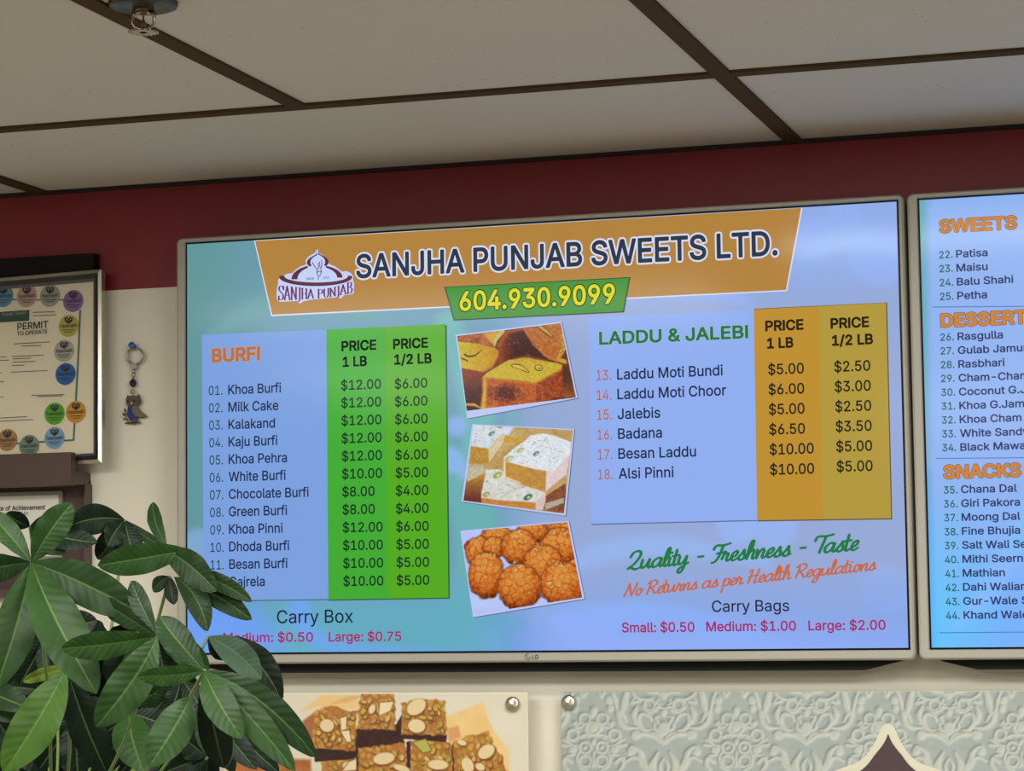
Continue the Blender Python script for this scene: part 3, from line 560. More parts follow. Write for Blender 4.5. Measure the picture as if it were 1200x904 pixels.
# ceiling lamps of the room
for k, (lx, ly, sx, sy, wt) in enumerate(TROFFERS):
    t = thing('ceiling_light', (lx, ly, CEIL), ['narrow strip light on the ceiling, ', 'recessed ceiling light panel, '][k > 0] + ['nearest the wall', 'left of the camera', 'in the middle row', 'on the right', 'at the back left', 'at the back middle'][k] + ' outside the picture', 'light')
    mb = MB(); e = .012; hx, hy = sx / 2, sy / 2
    for (a0, a1, c0, c1) in ((-hx, hx, -hy, -hy + e), (-hx, hx, hy - e, hy), (-hx, -hx + e, -hy + e, hy - e), (hx - e, hx, -hy + e, hy - e)):
        mb.box(lx + a0, lx + a1, ly + c0, ly + c1, CEIL - .008, CEIL)
    mb.build('frame', mat('lamp_frame', (220, 220, 215), .5), t)
    MB().box(lx - hx + e, lx + hx - e, ly - hy + e, ly + hy - e, CEIL - .005, CEIL).build('diffuser', mat('lamp_diffuser', (240, 240, 235), .5, emit=(255, 244, 222), emit_s=2.0), t)
    ld = bpy.data.lights.new('lamp', 'AREA'); ld.shape = 'RECTANGLE'; ld.size = sx - .03; ld.size_y = sy - .03
    ld.energy = wt * LIGHT_GAIN; ld.color = LAMP_COL
    lo = bpy.data.objects.new('lamp', ld); COL.objects.link(lo); lo.location = (0, 0, -.012); lo.parent = t

# ================================================================== TELEVISIONS
YS = -0.07
SCR = Plane((0, YS, ZO), *WALLN)
W2, H2 = 0.52930, 0.30361
DX = float(P(1077.5, 240, YS)[0]) + W2          # centre of the second screen
TVS = (0.0, DX)
ox0 = float(P(210.2, 400, -.06)[0]); ox1 = float(P(1061.2, 262, -.06)[0])
oz1 = float(P(640, 253.3, -.068)[2]); oz0 = float(P(640, 776.6, -.072)[2])

def rrect(x0, x1, z0, z1, r, y, seg=5):
    pts = []
    for cx, cz, a0 in ((x1 - r, z1 - r, 0), (x0 + r, z1 - r, 90), (x0 + r, z0 + r, 180), (x1 - r, z0 + r, 270)):
        for k in range(seg + 1):
            a = math.radians(a0 + 90 * k / seg); pts.append((cx + r * math.cos(a), y, cz + r * math.sin(a)))
    return pts

M_bezel = mat('silver_bezel', (166, 163, 151), .38, metal=.0, spec=.5)
M_black = mat('black_plastic', (9, 8, 9), .6, spec=.25)

def television(cx, label):
    t = thing('television', (cx, 0, ZO), label, 'television', 'wall mounted menu screens')
    x0, x1 = ox0 + cx, ox1 + cx
    ix0, ix1, iz0, iz1 = cx - W2 - .0026, cx + W2 + .0026, ZO - H2 - .0028, ZO + H2 + .0026
    loops = [rrect(x0 + .002, x1 - .002, oz0 + .002, oz1 - .002, .008, -.034),
             rrect(x0, x1, oz0, oz1, .009, -.04), rrect(x0, x1, oz0, oz1, .009, -.066),
             rrect(x0 + .0012, x1 - .0012, oz0 + .0012, oz1 - .0012, .008, -.0705),
             rrect(x0 + .004, x1 - .004, oz0 + .003, oz1 - .003, .006, -.0725),
             rrect(ix0 - .0012, ix1 + .0012, iz0 - .0012, iz1 + .0012, .0015, -.0725),
             rrect(ix0, ix1, iz0, iz1, .001, -.0705), rrect(ix0, ix1, iz0, iz1, .001, -.062)]
    nl = len(loops[0]); v = [p for L in loops for p in L]; f = []
    for i in range(len(loops) - 1):
        for k in range(nl):
            k2 = (k + 1) % nl; f.append((i * nl + k, i * nl + k2, (i + 1) * nl + k2, (i + 1) * nl + k))
    mesh_obj('bezel', v, f, M_bezel, t)
    # black rear cover with slanted lower corners, its lower lip showing under the bezel
    zb = float(P(640, 787.6, -.045)[2])
    sh = [(x0 + .006, oz1 - .01), (x1 - .006, oz1 - .01), (x1 - .006, oz0 + .006), (x1 - .03, oz0 - .003), (x1 - .075, zb), (x0 + .075, zb), (x0 + .03, oz0 - .003), (x0 + .006, oz0 + .006)]
    MB().prism([(x, -.045, z) for x, z in sh], [(x, -.004, z) for x, z in sh]).build('rear_cover', M_black, t)
    s = MB().box(ix0 + .0003, ix1 - .0003, -.0695, -.06, iz0 + .0003, iz1 - .0003).build('screen', mat('screen_border', (6, 6, 8), .3, spec=.1), t)
    return t, s
tv1, scr1 = television(0.0, 'large flat screen with complete sweets menu under an orange title banner')
tv2, scr2 = television(DX, 'flat screen cut off by the right edge, listing sweets, desserts and snacks')

def ident(X, Y): return X, Y
# ---- screen wallpaper: pale blue with teal side, drifting soft bubbles and ribbons
def wallpaper(X, Y):
    teal = np.array([98, 150, 152.]); blue = np.array([150, 180, 240.]); grey = np.array([152, 169, 210.])
    t = np.clip((X - 225) / 120, 0, 1)
    u = np.clip((X - 560) / 120, 0, 1)
    c = teal + (np.array([120, 162, 206.]) - teal) * t[..., None] * .55
    c = c * (1 - u[..., None]) + np.array([144, 171, 230.]) * u[..., None]
    # right of the pictures the ground is greyer
    c = lay(c, sd_poly(X, Y, [(610, 350), (1080, 330), (1080, 800), (610, 800)]), grey, 40, .75)
    # teal ribbons
    for pts, wd, col, a in [([(470, 480), (540, 560), (560, 680), (500, 780)], [10, 46, 60, 20], (106, 176, 178), .95),
                            ([(525, 380), (560, 470), (548, 560)], [30, 46, 20], (116, 182, 182), .95),
                            ([(600, 470), (606, 520), (600, 600)], [8, 22, 8], (116, 176, 178), .6),
                            ([(440, 760), (520, 742), (610, 730)], [20, 40, 14], (104, 170, 182), .7),
                            ([(250, 390), (330, 352), (440, 372)], [10, 34, 10], (108, 164, 168), .8),
                            ([(232, 470), (228, 600), (240, 720)], [16, 22, 14], (98, 150, 160), .7),
                            ([(620, 690), (700, 650), (790, 640), (900, 660)], [6, 26, 24, 8], (150, 186, 250), .6),
                            ([(660, 730), (760, 720), (850, 740), (940, 765)], [26, 30, 30, 10], (148, 184, 250), .7),
                            ([(940, 300), (1000, 280), (1060, 300)], [10, 28, 16], (150, 184, 238), .7),
                            ([(740, 345), (830, 340), (880, 356)], [8, 26, 10], (150, 180, 250), .6)]:
        c = lay(c, sd_line(X, Y, catmull(pts, 6), wd), col, 12, a)
    for cx, cy, r, a in [(340, 477, 16, .5), (535, 500, 12, .7), (528, 540, 15, .7), (545, 552, 10, .6), (864, 615, 24, .7), (908, 618, 26, .6), (1030, 300, 36, .4), (955, 280, 24, .4),
                         (990, 255, 20, .35), (232, 640, 20, .5), (560, 760, 26, .5), (350, 742, 28, .4), (1040, 690, 30, .3), (700, 740, 24, .5), (640, 640, 30, .3)]:
        c = lay(c, sd_ell(X, Y, cx, cy, r, r), (150, 182, 250), 8, a)
    # deeper blue along the bottom
    t = np.clip((Y - 660) / 110, 0, 1)
    c = c * (1 - .6 * t[..., None]) + np.array([112, 160, 254.]) * .6 * t[..., None]
    c = lay(c, sd_poly(X, Y, [(300, 700), (560, 690), (600, 790), (330, 790)]), (98, 172, 188), 60, .85)
    c = lay(c, sd_poly(X, Y, [(215, 700), (300, 715), (330, 752), (280, 790), (200, 790)]), (112, 160, 250), 30, .8)
    c = lay(c, sd_line(X, Y, catmull([(350, 712), (365, 745), (420, 762), (560, 770)]), [26, 22, 14, 8]), (112, 164, 250), 14, .7)
    c = lay(c, sd_poly(X, Y, [(640, 720), (1070, 750), (1070, 790), (640, 790)]), (150, 176, 250), 50, .7)
    return c
def quad_of(cx):
    """the lit area's corners in picture pixels"""
    out = []
    for sx, sz in ((-1, 1), (1, 1), (1, -1), (-1, -1)):
        q = ROT.T @ (np.array([cx + sx * W2, YS, ZO + sz * H2]) - CAM)
        out.append((600 + FPX * q[0] / q[1], 452 - FPX * q[2] / q[1]))
    return out
picture('wallpaper', SCR, .0, quad_of(0.0), 260, 150, ident, wallpaper, painted('lit_picture', True), scr1)

LV = .00035
def spoly(name, pts, col, lvl, par=scr1):
    return MB().poly([SCR.hit(u, v, LV * lvl) for u, v in pts]).build(name, lit(col), par)
def sletters(lvl): return Letters(SCR, LV * lvl)

# ---- panels
spoly('list_panel', [(236.5, 392.5), (382.5, 386.5), (384.8, 703), (239, 704.5)], (123, 160, 222), 1)
spoly('price_panel_shade', [(383, 387.2), (523.5, 381), (527.2, 702), (385, 704.4)], (50, 92, 60), 2)
spoly('price_panel', [(382.5, 386.4), (451.6, 383.2), (454.3, 701.8), (384.7, 703)], (66, 170, 52), 3)
spoly('price_panel', [(451.6, 383.2), (521.6, 380), (525.5, 700.6), (454.3, 701.8)], (84, 170, 32), 3)
spoly('list_panel', [(690, 372), (883.5, 363), (887.3, 610), (693, 614.5)], (144, 174, 239), 1)
spoly('panel_rule', [(693, 614.2), (887.3, 609.6), (887.3, 611), (693, 615.6)], (96, 112, 150), 2)
spoly('price_panel_shade', [(883.8, 362), (1039.6, 354.6), (1045.6, 609), (887.6, 611.4)], (96, 76, 50), 2)
spoly('price_panel', [(883.3, 362.7), (959.4, 359), (964.2, 608.9), (887.3, 610)], (190, 143, 50), 3)
spoly('price_panel', [(959.4, 359), (1038.3, 355), (1044.3, 607.7), (964.2, 608.9)], (178, 152, 62), 3)
# ---- title banner with pale edge
spoly('banner_edge', [(297.6, 282), (940.6, 243.6), (922.4, 341.4), (318, 370.8)], (214, 218, 236), 1)
spoly('title_banner', [(299, 282.6), (938.8, 243.8), (921, 340), (319, 369)], (178, 130, 62), 2)
TITLE = [('SANJHA PUNJAB SWEETS LTD.', 417.4, 325.6, 912.0)]
for off, col, lvl, nm in ((.058, (214, 220, 242), 3, 'title_outline'), (.018, (48, 56, 72), 4, 'title_lettering')):
    L = sletters(lvl); L.text(*TITLE[0], cap=26.6, off=off, ref=.018); L.build(nm, lit(col), scr1)
spoly('phone_banner_edge', [(520.6, 336.4), (738.8, 324.8), (731.4, 366.4), (531.6, 376)], (30, 74, 34), 3)
spoly('phone_banner', [(522.4, 337.2), (737, 326), (730, 365), (532.8, 374.6)], (54, 142, 42), 4)
for off, col, lvl, nm in ((.055, (60, 92, 30), 5, 'phone_outline'), (.02, (222, 216, 44), 6, 'phone_lettering')):
    L = sletters(lvl); L.text('604.930.9099', 538.6, 364, 721, cap=21.5, off=off, ref=.02); L.build(nm, lit(col), scr1)

def rows(L, items, first, last, **kw):
    """items spread evenly between two baseline starts (in picture pixels)"""
    nI = len(items)
    a = SCR.hit(*first, L.lift); b = SCR.hit(*last, L.lift)
    for i, t in enumerate(items):
        if t is None: continue
        p = a + (b - a) * (i / max(1, nI - 1))
        q = ROT.T @ (p - CAM)
        L.text(t, 600 + FPX * q[0] / q[1], 452 - FPX * q[2] / q[1], **kw)
INK = (30, 44, 74)
L = sletters(2)
rows(L, ['Khoa Burfi', 'Milk Cake', 'Kalakand', 'Kaju Burfi', 'Khoa Pehra', 'White Burfi', 'Chocolate Burfi', 'Green Burfi', 'Khoa Pinni', 'Dhoda Burfi', 'Besan Burfi', 'Gajrela'],
     (267.4, 462.4), (268.7, 687.6), cap=11, sx=.925, off=.012)
L.build('sweet_names', lit(INK), scr1)
L = sletters(2)
rows(L, ['%02d.' % i for i in range(1, 13)], (244.6, 463.4), (247, 688.4), cap=10.6, sx=.82, off=.006)
L.build('sweet_numbers', lit((28, 78, 78)), scr1)
DK = (26, 52, 36)
L = sletters(4)
rows(L, ['$12.00'] * 5 + ['$10.00', '$8.00', '$8.00', '$12.00', '$10.00', '$10.00', '$10.00'], (399.5, 457.3), (402.3, 687), cap=11, sx=.97, off=.013)
L.build('price_lettering', lit(DK), scr1); L = sletters(4)
rows(L, ['$6.00'] * 5 + ['$5.00', '$4.00', '$4.00', '$6.00', '$5.00', '$5.00', '$5.00'], (462.4, 455.7), (464.8, 686), cap=11, sx=.97, off=.013)
L.build('price_lettering', lit(DK), scr1)
for t, a, y, b_ in (('PRICE', 400, 411.4, 441), ('1 LB', 401.6, 429.8, 430), ('PRICE', 460.6, 409, 501.6), ('1/2 LB', 462, 427.2, 506)):
    L = sletters(4); L.text(t, a, y, b_, cap=11, off=.03); L.build('price_heading', lit((22, 40, 26)), scr1)
for off, col, lvl, nm in ((.06, (176, 160, 160), 2, 'heading_outline'), (.03, (184, 112, 70), 3, 'heading_lettering')):
    L = sletters(lvl); L.text('BURFI', 248.2, 424.4, 304.6, cap=15, off=off, ref=.03); L.build(nm, lit(col), scr1)
for off, col, lvl, nm in ((.05, (150, 190, 200), 2, 'heading_outline'), (.022, (44, 112, 72), 3, 'heading_lettering')):
    L = sletters(lvl); L.text('LADDU & JALEBI', 702.2, 403.8, 877, cap=14.2, off=off, ref=.022); L.build(nm, lit(col), scr1)
L = sletters(2)
rows(L, ['Laddu Moti Bundi', 'Laddu Moti Choor', 'Jalebis', 'Badana', 'Besan Laddu', 'Alsi Pinni'], (723.2, 444.9), (725, 561.2), cap=12, sx=.95, off=.012)
L.build('sweet_names', lit(INK), scr1)
L = sletters(2)
rows(L, ['13.', '14.', '15.', '16.', '17.', '18.'], (699, 445.9), (700.8, 562.2), cap=11.6, sx=.8, off=.006)
L.build('sweet_numbers', lit((186, 104, 66)), scr1)
L = sletters(4)
rows(L, ['$5.00', '$6.00', '$5.00', '$6.50', '$10.00', '$10.00'], (900.2, 439.2), (902.4, 556.6), cap=12, sx=.93, off=.013)
L.build('price_lettering', lit((32, 36, 28)), scr1); L = sletters(4)
rows(L, ['$2.50', '$3.00', '$2.50', '$3.50', '$5.00', '$5.00'], (977.7, 436), (980.5, 553), cap=12, sx=.93, off=.013)
L.build('price_lettering', lit((32, 36, 28)), scr1)
for t, a, y, b_ in (('PRICE', 896.8, 388, 941.8), ('1 LB', 899, 408.3, 929.8), ('PRICE', 973.3, 385, 1018.7), ('1/2 LB', 975, 405, 1023.3)):
    L = sletters(4); L.text(t, a, y, b_, cap=11.4, off=.03); L.build('price_heading', lit((40, 36, 22)), scr1)
L = sletters(2); L.text('Carry Box', 324.6, 730.8, 413.8, cap=15, off=.005); L.build('carry_lettering', lit((28, 34, 62)), scr1)
L = sletters(2); L.text('Carry Bags', 834.4, 717.4, 925, cap=13, off=.006)
L.build('carry_lettering', lit((28, 34, 62)), scr1)
spoly('panel_rule', [(260, 704), (386, 702.4), (386, 703.6), (260, 705.2)], (70, 100, 120), 2)
for t, a, y, b_, c_ in (('Medium: $0.50', 261.5, 753, 367, 10.6), ('Large: $0.75', 385.2, 752, 470.4, 10.6), ('Small: $0.50', 728.8, 741.4, 814, 11), ('Medium: $1.00', 827.8, 740.2, 933, 11), ('Large: $2.00', 947.4, 739, 1038, 11)):
    L = sletters(2); L.text(t, a, y, b_, cap=c_, off=.015); L.build('carry_price', lit((164, 44, 102)), scr1)
script_line(SCR, LV * 2, 'Quality - Freshness - Taste', (735, 667.5), (1005, 644.5), 10.2, 3.5).build('script_lettering', lit((34, 122, 66)), scr1)
script_line(SCR, LV * 2, 'No Returns as per Health Regulations', (731, 699.8), (1026, 667.8), 8.0, 2.45).build('script_lettering', lit((196, 106, 74)), scr1)

# ---- logo on the banner (drawn in a 10x enlargement of the picture)
def lg(pts, lvl, col, name): return spoly(name, [(310 + x / 10, 280 + y / 10) for x, y in pts], col, lvl)
sil = [(620, 118), (640, 165), (700, 205), (745, 250), (755, 295), (830, 325), (880, 365), (905, 385), (960, 378), (1010, 400), (1040, 440), (1035, 480), (1050, 520), (1045, 640), (1000, 655), (930, 660), (905, 695), (860, 690),
       (780, 690), (690, 700), (560, 712), (450, 735), (420, 760), (390, 745), (380, 728), (270, 735), (180, 740), (145, 715), (140, 640), (150, 560), (160, 520), (158, 485), (190, 440), (270, 410), (330, 400), (360, 365), (420, 325), (490, 300), (480, 250), (520, 205), (590, 165)]
lg(sil, 3, (196, 208, 246), 'logo_ground')
wine = (92, 44, 58)
def arc(cx, cy, rx, ry, a0, a1, k=24): return [(cx + rx * math.cos(math.radians(a0 + (a1 - a0) * i / k)), cy - ry * math.sin(math.radians(a0 + (a1 - a0) * i / k))) for i in range(k + 1)]
lowo = arc(600, 450, 428, 105, 172, 368); lowi = arc(605, 440, 372, 72, 368, 172)
lg(lowo + lowi, 4, wine, 'logo_plate')
lg(arc(610, 475, 295, 168, 180, 110, 12) + arc(610, 475, 225, 150, 118, 180, 12), 4, wine, 'logo_dome_left')
lg(arc(610, 455, 305, 148, 0, 70, 12) + arc(610, 455, 240, 130, 62, 0, 12), 4, wine, 'logo_dome_right')
def logo_onion():
    outer_l = [(618, 140), (605, 180), (545, 215), (505, 250), (498, 290), (525, 325)]
    inner_l = [(552, 318), (538, 285), (548, 240), (590, 205), (618, 192)]
    lg([tuple(p) for p in catmull(outer_l, 4)] + [tuple(p) for p in catmull(inner_l, 4)], 4, wine, 'logo_onion_left')
    mir = lambda L_: [(1240 - x + 8, y - 6) for x, y in L_]
    lg([tuple(p) for p in catmull(mir(outer_l), 4)] + [tuple(p) for p in catmull(mir(inner_l), 4)], 4, wine, 'logo_onion_right')
logo_onion()
def lg_ribbons(name, strokes, wfun, col, lvl):
    mb = MB()
    for st in strokes:
        v, f = ribbon2d(catmull(st, 5), wfun)
        mb.add([SCR.hit(310 + x / 10, 280 + y / 10, LV * lvl) for x, y in v], f)
    return mb.build(name, lit(col), scr1)
# pouring hands
lg_ribbons('logo_hands', [[(560, 275), (585, 320), (610, 350), (615, 400), (632, 440), (628, 480)], [(628, 285), (632, 330), (625, 360)], [(668, 250), (672, 310), (660, 350), (665, 390), (645, 440)], [(610, 400), (640, 380), (665, 395)], [(645, 270), (650, 340)]],
           lambda t, d: 9, (96, 48, 84), 4)
# serif capitals that follow the plate's curve: thick downstrokes, thin cross strokes
SER = {'S': [[(.85, .82), (.6, .98), (.25, .92), (.15, .72), (.45, .53), (.78, .34), (.75, .1), (.45, 0), (.1, .1)], [(.86, .72), (.86, .96)], [(.1, .0), (.1, .26)]],
       'A': [[(.05, 0), (.48, 1)], [(.46, 1), (.9, 0)], [(.2, .34), (.7, .34)], [(-.05, 0), (.2, 0)], [(.75, 0), (1.02, 0)]],
       'N': [[(.14, 0), (.14, 1)], [(.14, 1), (.85, 0)], [(.85, 0), (.85, 1)], [(0, 0), (.28, 0)], [(0, 1), (.2, 1)], [(.72, 1), (.99, 1)]],
       'J': [[(.36, 1), (.36, .1), (.24, -.18), (-.05, -.2)], [(.16, 1), (.56, 1)]],
       'H': [[(.16, 0), (.16, 1)], [(.82, 0), (.82, 1)], [(.16, .5), (.82, .5)], [(0, 0), (.32, 0)], [(0, 1), (.32, 1)], [(.66, 0), (.98, 0)], [(.66, 1), (.98, 1)]],
       'P': [[(.2, 0), (.2, 1)], [(.2, 1), (.6, .98), (.84, .76), (.6, .5), (.2, .48)], [(.02, 0), (.4, 0)], [(.02, 1), (.25, 1)]],
       'U': [[(.16, 1), (.16, .3), (.35, .02), (.65, .02), (.82, .3), (.82, 1)], [(0, 1), (.32, 1)], [(.68, 1), (.98, 1)]],
       'B': [[(.2, 0), (.2, 1)], [(.2, 1), (.6, .97), (.76, .76), (.55, .54), (.2, .52)], [(.2, .52), (.65, .5), (.86, .26), (.6, .02), (.2, 0)], [(.02, 0), (.25, 0)], [(.02, 1), (.25, 1)]]}
mb = MB()
adv = {'S': .98, 'A': 1.06, 'N': 1.08, 'J': .62, 'H': 1.04, 'P': .95, 'U': 1.04, 'B': .95, ' ': .5}
word = 'SANJHA PUNJAB'; tot = sum(adv[c] for c in word); pen = 0
for c in word:
    for st in SER.get(c, []):
        pts = st if len(st) == 2 else catmull(st, 5)
        if len(st) == 2: pts = [np.array(st[0]) * (1 - t) + np.array(st[1]) * t for t in np.linspace(0, 1, 4)]
        w2 = []
        for x, y in pts:
            s_ = (pen + x) / tot; X = 160 + 872 * s_
            top = np.interp(s_, [0, .2, .42, .6, .72, .85, 1], [542, 566, 592, 594, 578, 548, 494])
            bot = np.interp(s_, [0, .2, .42, .6, .75, .88, 1], [718, 714, 698, 690, 672, 650, 636])
            w2.append((X, bot + (top - bot) * y))
        v, f = ribbon2d(w2, lambda t, d: 5 + 15 * abs(d[1]) ** 2 if abs(d[1]) > .3 else 7)
        mb.add([SCR.hit(310 + x / 10, 280 + y / 10, LV * 4) for x, y in v], f)
    pen += adv[c]
mb.build('logo_lettering', lit((110, 44, 96)), scr1)
L = sletters(4); L.text('SINCE', 359, 328.3, 367.8, cap=2.6, off=.01); L.build('logo_small_lettering', lit((70, 70, 110)), scr1)
L = sletters(4); L.text('1997', 378.6, 327.2, 386, cap=2.6, off=.01)
L.build('logo_small_lettering', lit((70, 70, 110)), scr1)

# ---- three tilted food pictures on the screen
def gold_cakes(X, Y):
    g = fbm(X, Y, 40, 3); sp = fbm(X, Y, 16, 9, 2)
    c = mixc((96, 40, 24), (140, 66, 34), g)
    c = lay(c, sd_poly(X, Y, [(30, 140), (410, 110), (350, 255), (40, 210)]), mixc((140, 62, 30), (206, 130, 70), sp), 8)
    c = lay(c, sd_poly(X, Y, [(260, 140), (420, 110), (380, 170), (340, 230)]), (206, 160, 60), 14)
    c = lay(c, sd_line(X, Y, [(430, 120), (370, 190), (360, 240)], [36, 34, 20]), (206, 190, 110), 12)
    # left cake
    c = lay(c, sd_poly(X, Y, [(60, 430), (275, 462), (262, 520), (248, 790), (90, 800)]), mixc((150, 66, 36), (74, 30, 24), np.clip((Y - 450) / 200, 0, 1)), 10)
    c = lay(c, sd_poly(X, Y, [(30, 205), (210, 225), (370, 262), (410, 300), (345, 425), (270, 468), (70, 432)]), mixc((208, 186, 56), (204, 146, 40), np.clip((X - 60) / 320 + (sp - .5) * .5, 0, 1)), 8)
    c = lay(c, sd_line(X, Y, [(410, 300), (350, 420), (270, 468)], 14), (176, 100, 44), 10, .8)
    c = lay(c, sd_line(X, Y, catmull([(108, 318), (140, 335), (200, 322), (246, 282)]), [14, 14, 6]), (70, 56, 30), 5)
    c = lay(c, sd_line(X, Y, [(80, 350), (130, 372)], 12), (92, 70, 34), 6)
    # cake behind
    c = lay(c, sd_poly(X, Y, [(395, 230), (470, 112), (640, 90), (890, 385), (600, 358), (480, 368), (400, 420)]), mixc((150, 66, 30), (72, 30, 24), np.clip((X - 400) / 130, 0, 1) * np.clip(.7 + sp, 0, 1)), 10)
    c = lay(c, sd_line(X, Y, [(400, 240), (470, 125), (610, 100)], [30, 26, 20]), (190, 92, 36), 22, .8)
    c = lay(c, sd_poly(X, Y, [(600, 98), (945, 40), (975, 260), (905, 392), (780, 330), (650, 160)]), mixc((168, 84, 38), (208, 132, 56), sp), 10)
    c = lay(c, sd_line(X, Y, [(630, 130), (700, 240), (840, 360)], 18), (206, 130, 60), 14, .7)
    c = lay(c, sd_line(X, Y, [(945, 150), (950, 260), (905, 360), (960, 380)], [30, 44, 30, 40]), (200, 160, 64), 10)
    for k in range(5): c = lay(c, sd_line(X, Y, [(930 - k * 3, 200 + k * 35), (962, 178 + k * 35)], 6), (110, 80, 30), 5, .7)
    c = lay(c, sd_line(X, Y, [(745, 80), (800, 120), (855, 168)], [40, 44, 20]), (84, 60, 28), 6)
    c = lay(c, sd_line(X, Y, [(745, 78), (800, 118), (852, 164)], [26, 28, 10]), (198, 160, 62), 6)
    # front cake
    c = lay(c, sd_poly(X, Y, [(948, 395), (1000, 430), (1070, 690), (945, 690)]), mixc((92, 52, 40), (150, 84, 44), np.clip((Y - 540) / 130, 0, 1)), 10)
    c = lay(c, sd_poly(X, Y, [(712, 555), (938, 420), (948, 668), (716, 745)]), mixc((122, 46, 26), (196, 96, 46), sp), 8)
    core = np.clip(1 - np.hypot((X - 450) / 190, (Y - 650) / 110), 0, 1)
    c = lay(c, sd_poly(X, Y, [(262, 512), (540, 532), (712, 556), (718, 750), (380, 806), (240, 806), (272, 600)]), mixc((196, 96, 38), (92, 36, 26), np.clip(core * 1.4 + (sp - .5) * 1.1, 0, 1)), 8)
    c = lay(c, sd_line(X, Y, [(275, 520), (275, 640), (262, 800), (330, 800)], [36, 30, 50, 60]), (220, 172, 56), 24, .95)
    c = lay(c, sd_poly(X, Y, [(480, 366), (620, 346), (880, 388), (942, 408), (925, 448), (760, 535), (710, 562), (540, 536), (262, 516), (290, 478), (420, 400)]), mixc((204, 186, 58), (214, 176, 60), sp), 8)
    c = lay(c, sd_line(X, Y, [(545, 372), (640, 362), (800, 385)], [40, 50, 30]), (206, 158, 56), 40, .8)
    c = lay(c, sd_line(X, Y, [(285, 520), (540, 545), (712, 566), (920, 455)], 16), (196, 128, 44), 16, .8)
    c = lay(c, sd_line(X, Y, catmull([(520, 412), (575, 425), (650, 466)]), [34, 46, 18]), (110, 88, 30), 5)
    c = lay(c, sd_line(X, Y, catmull([(522, 414), (578, 428), (644, 462)]), [20, 32, 8]), (222, 190, 72), 5)
    c = lay(c, sd_ell(X, Y, 738, 432, 36, 28, .2), (110, 92, 34), 5); c = lay(c, sd_ell(X, Y, 738, 430, 28, 20, .2), (216, 196, 84), 5); c = lay(c, sd_ell(X, Y, 744, 436, 9, 6), (96, 70, 40), 4)
    rs = np.random.RandomState(4)
    for k in range(46):
        x, y = rs.uniform(330, 930), rs.uniform(540, 780)
        if y > 800 - (x - 330) * .18: continue
        a = rs.uniform(0, 3.1); l = rs.uniform(5, 15)
        c = lay(c, sd_line(X, Y, [(x, y), (x + l * math.cos(a), y + l * math.sin(a))], 6), (226, 166, 110), 5, .7)
    for k in range(10):
        x, y = rs.uniform(440, 800), rs.uniform(150, 340)
        c = lay(c, sd_line(X, Y, [(x, y), (x + 10, y + 12)], 6), (196, 130, 90), 5, .6)
    c = lay(c, sd_line(X, Y, [(120, 745), (190, 748), (240, 775)], [20, 24, 10]), (200, 160, 70), 8)
    return c * .95 + ((fbm(X, Y, 14, 21, 2) - .5) * 30)[..., None]
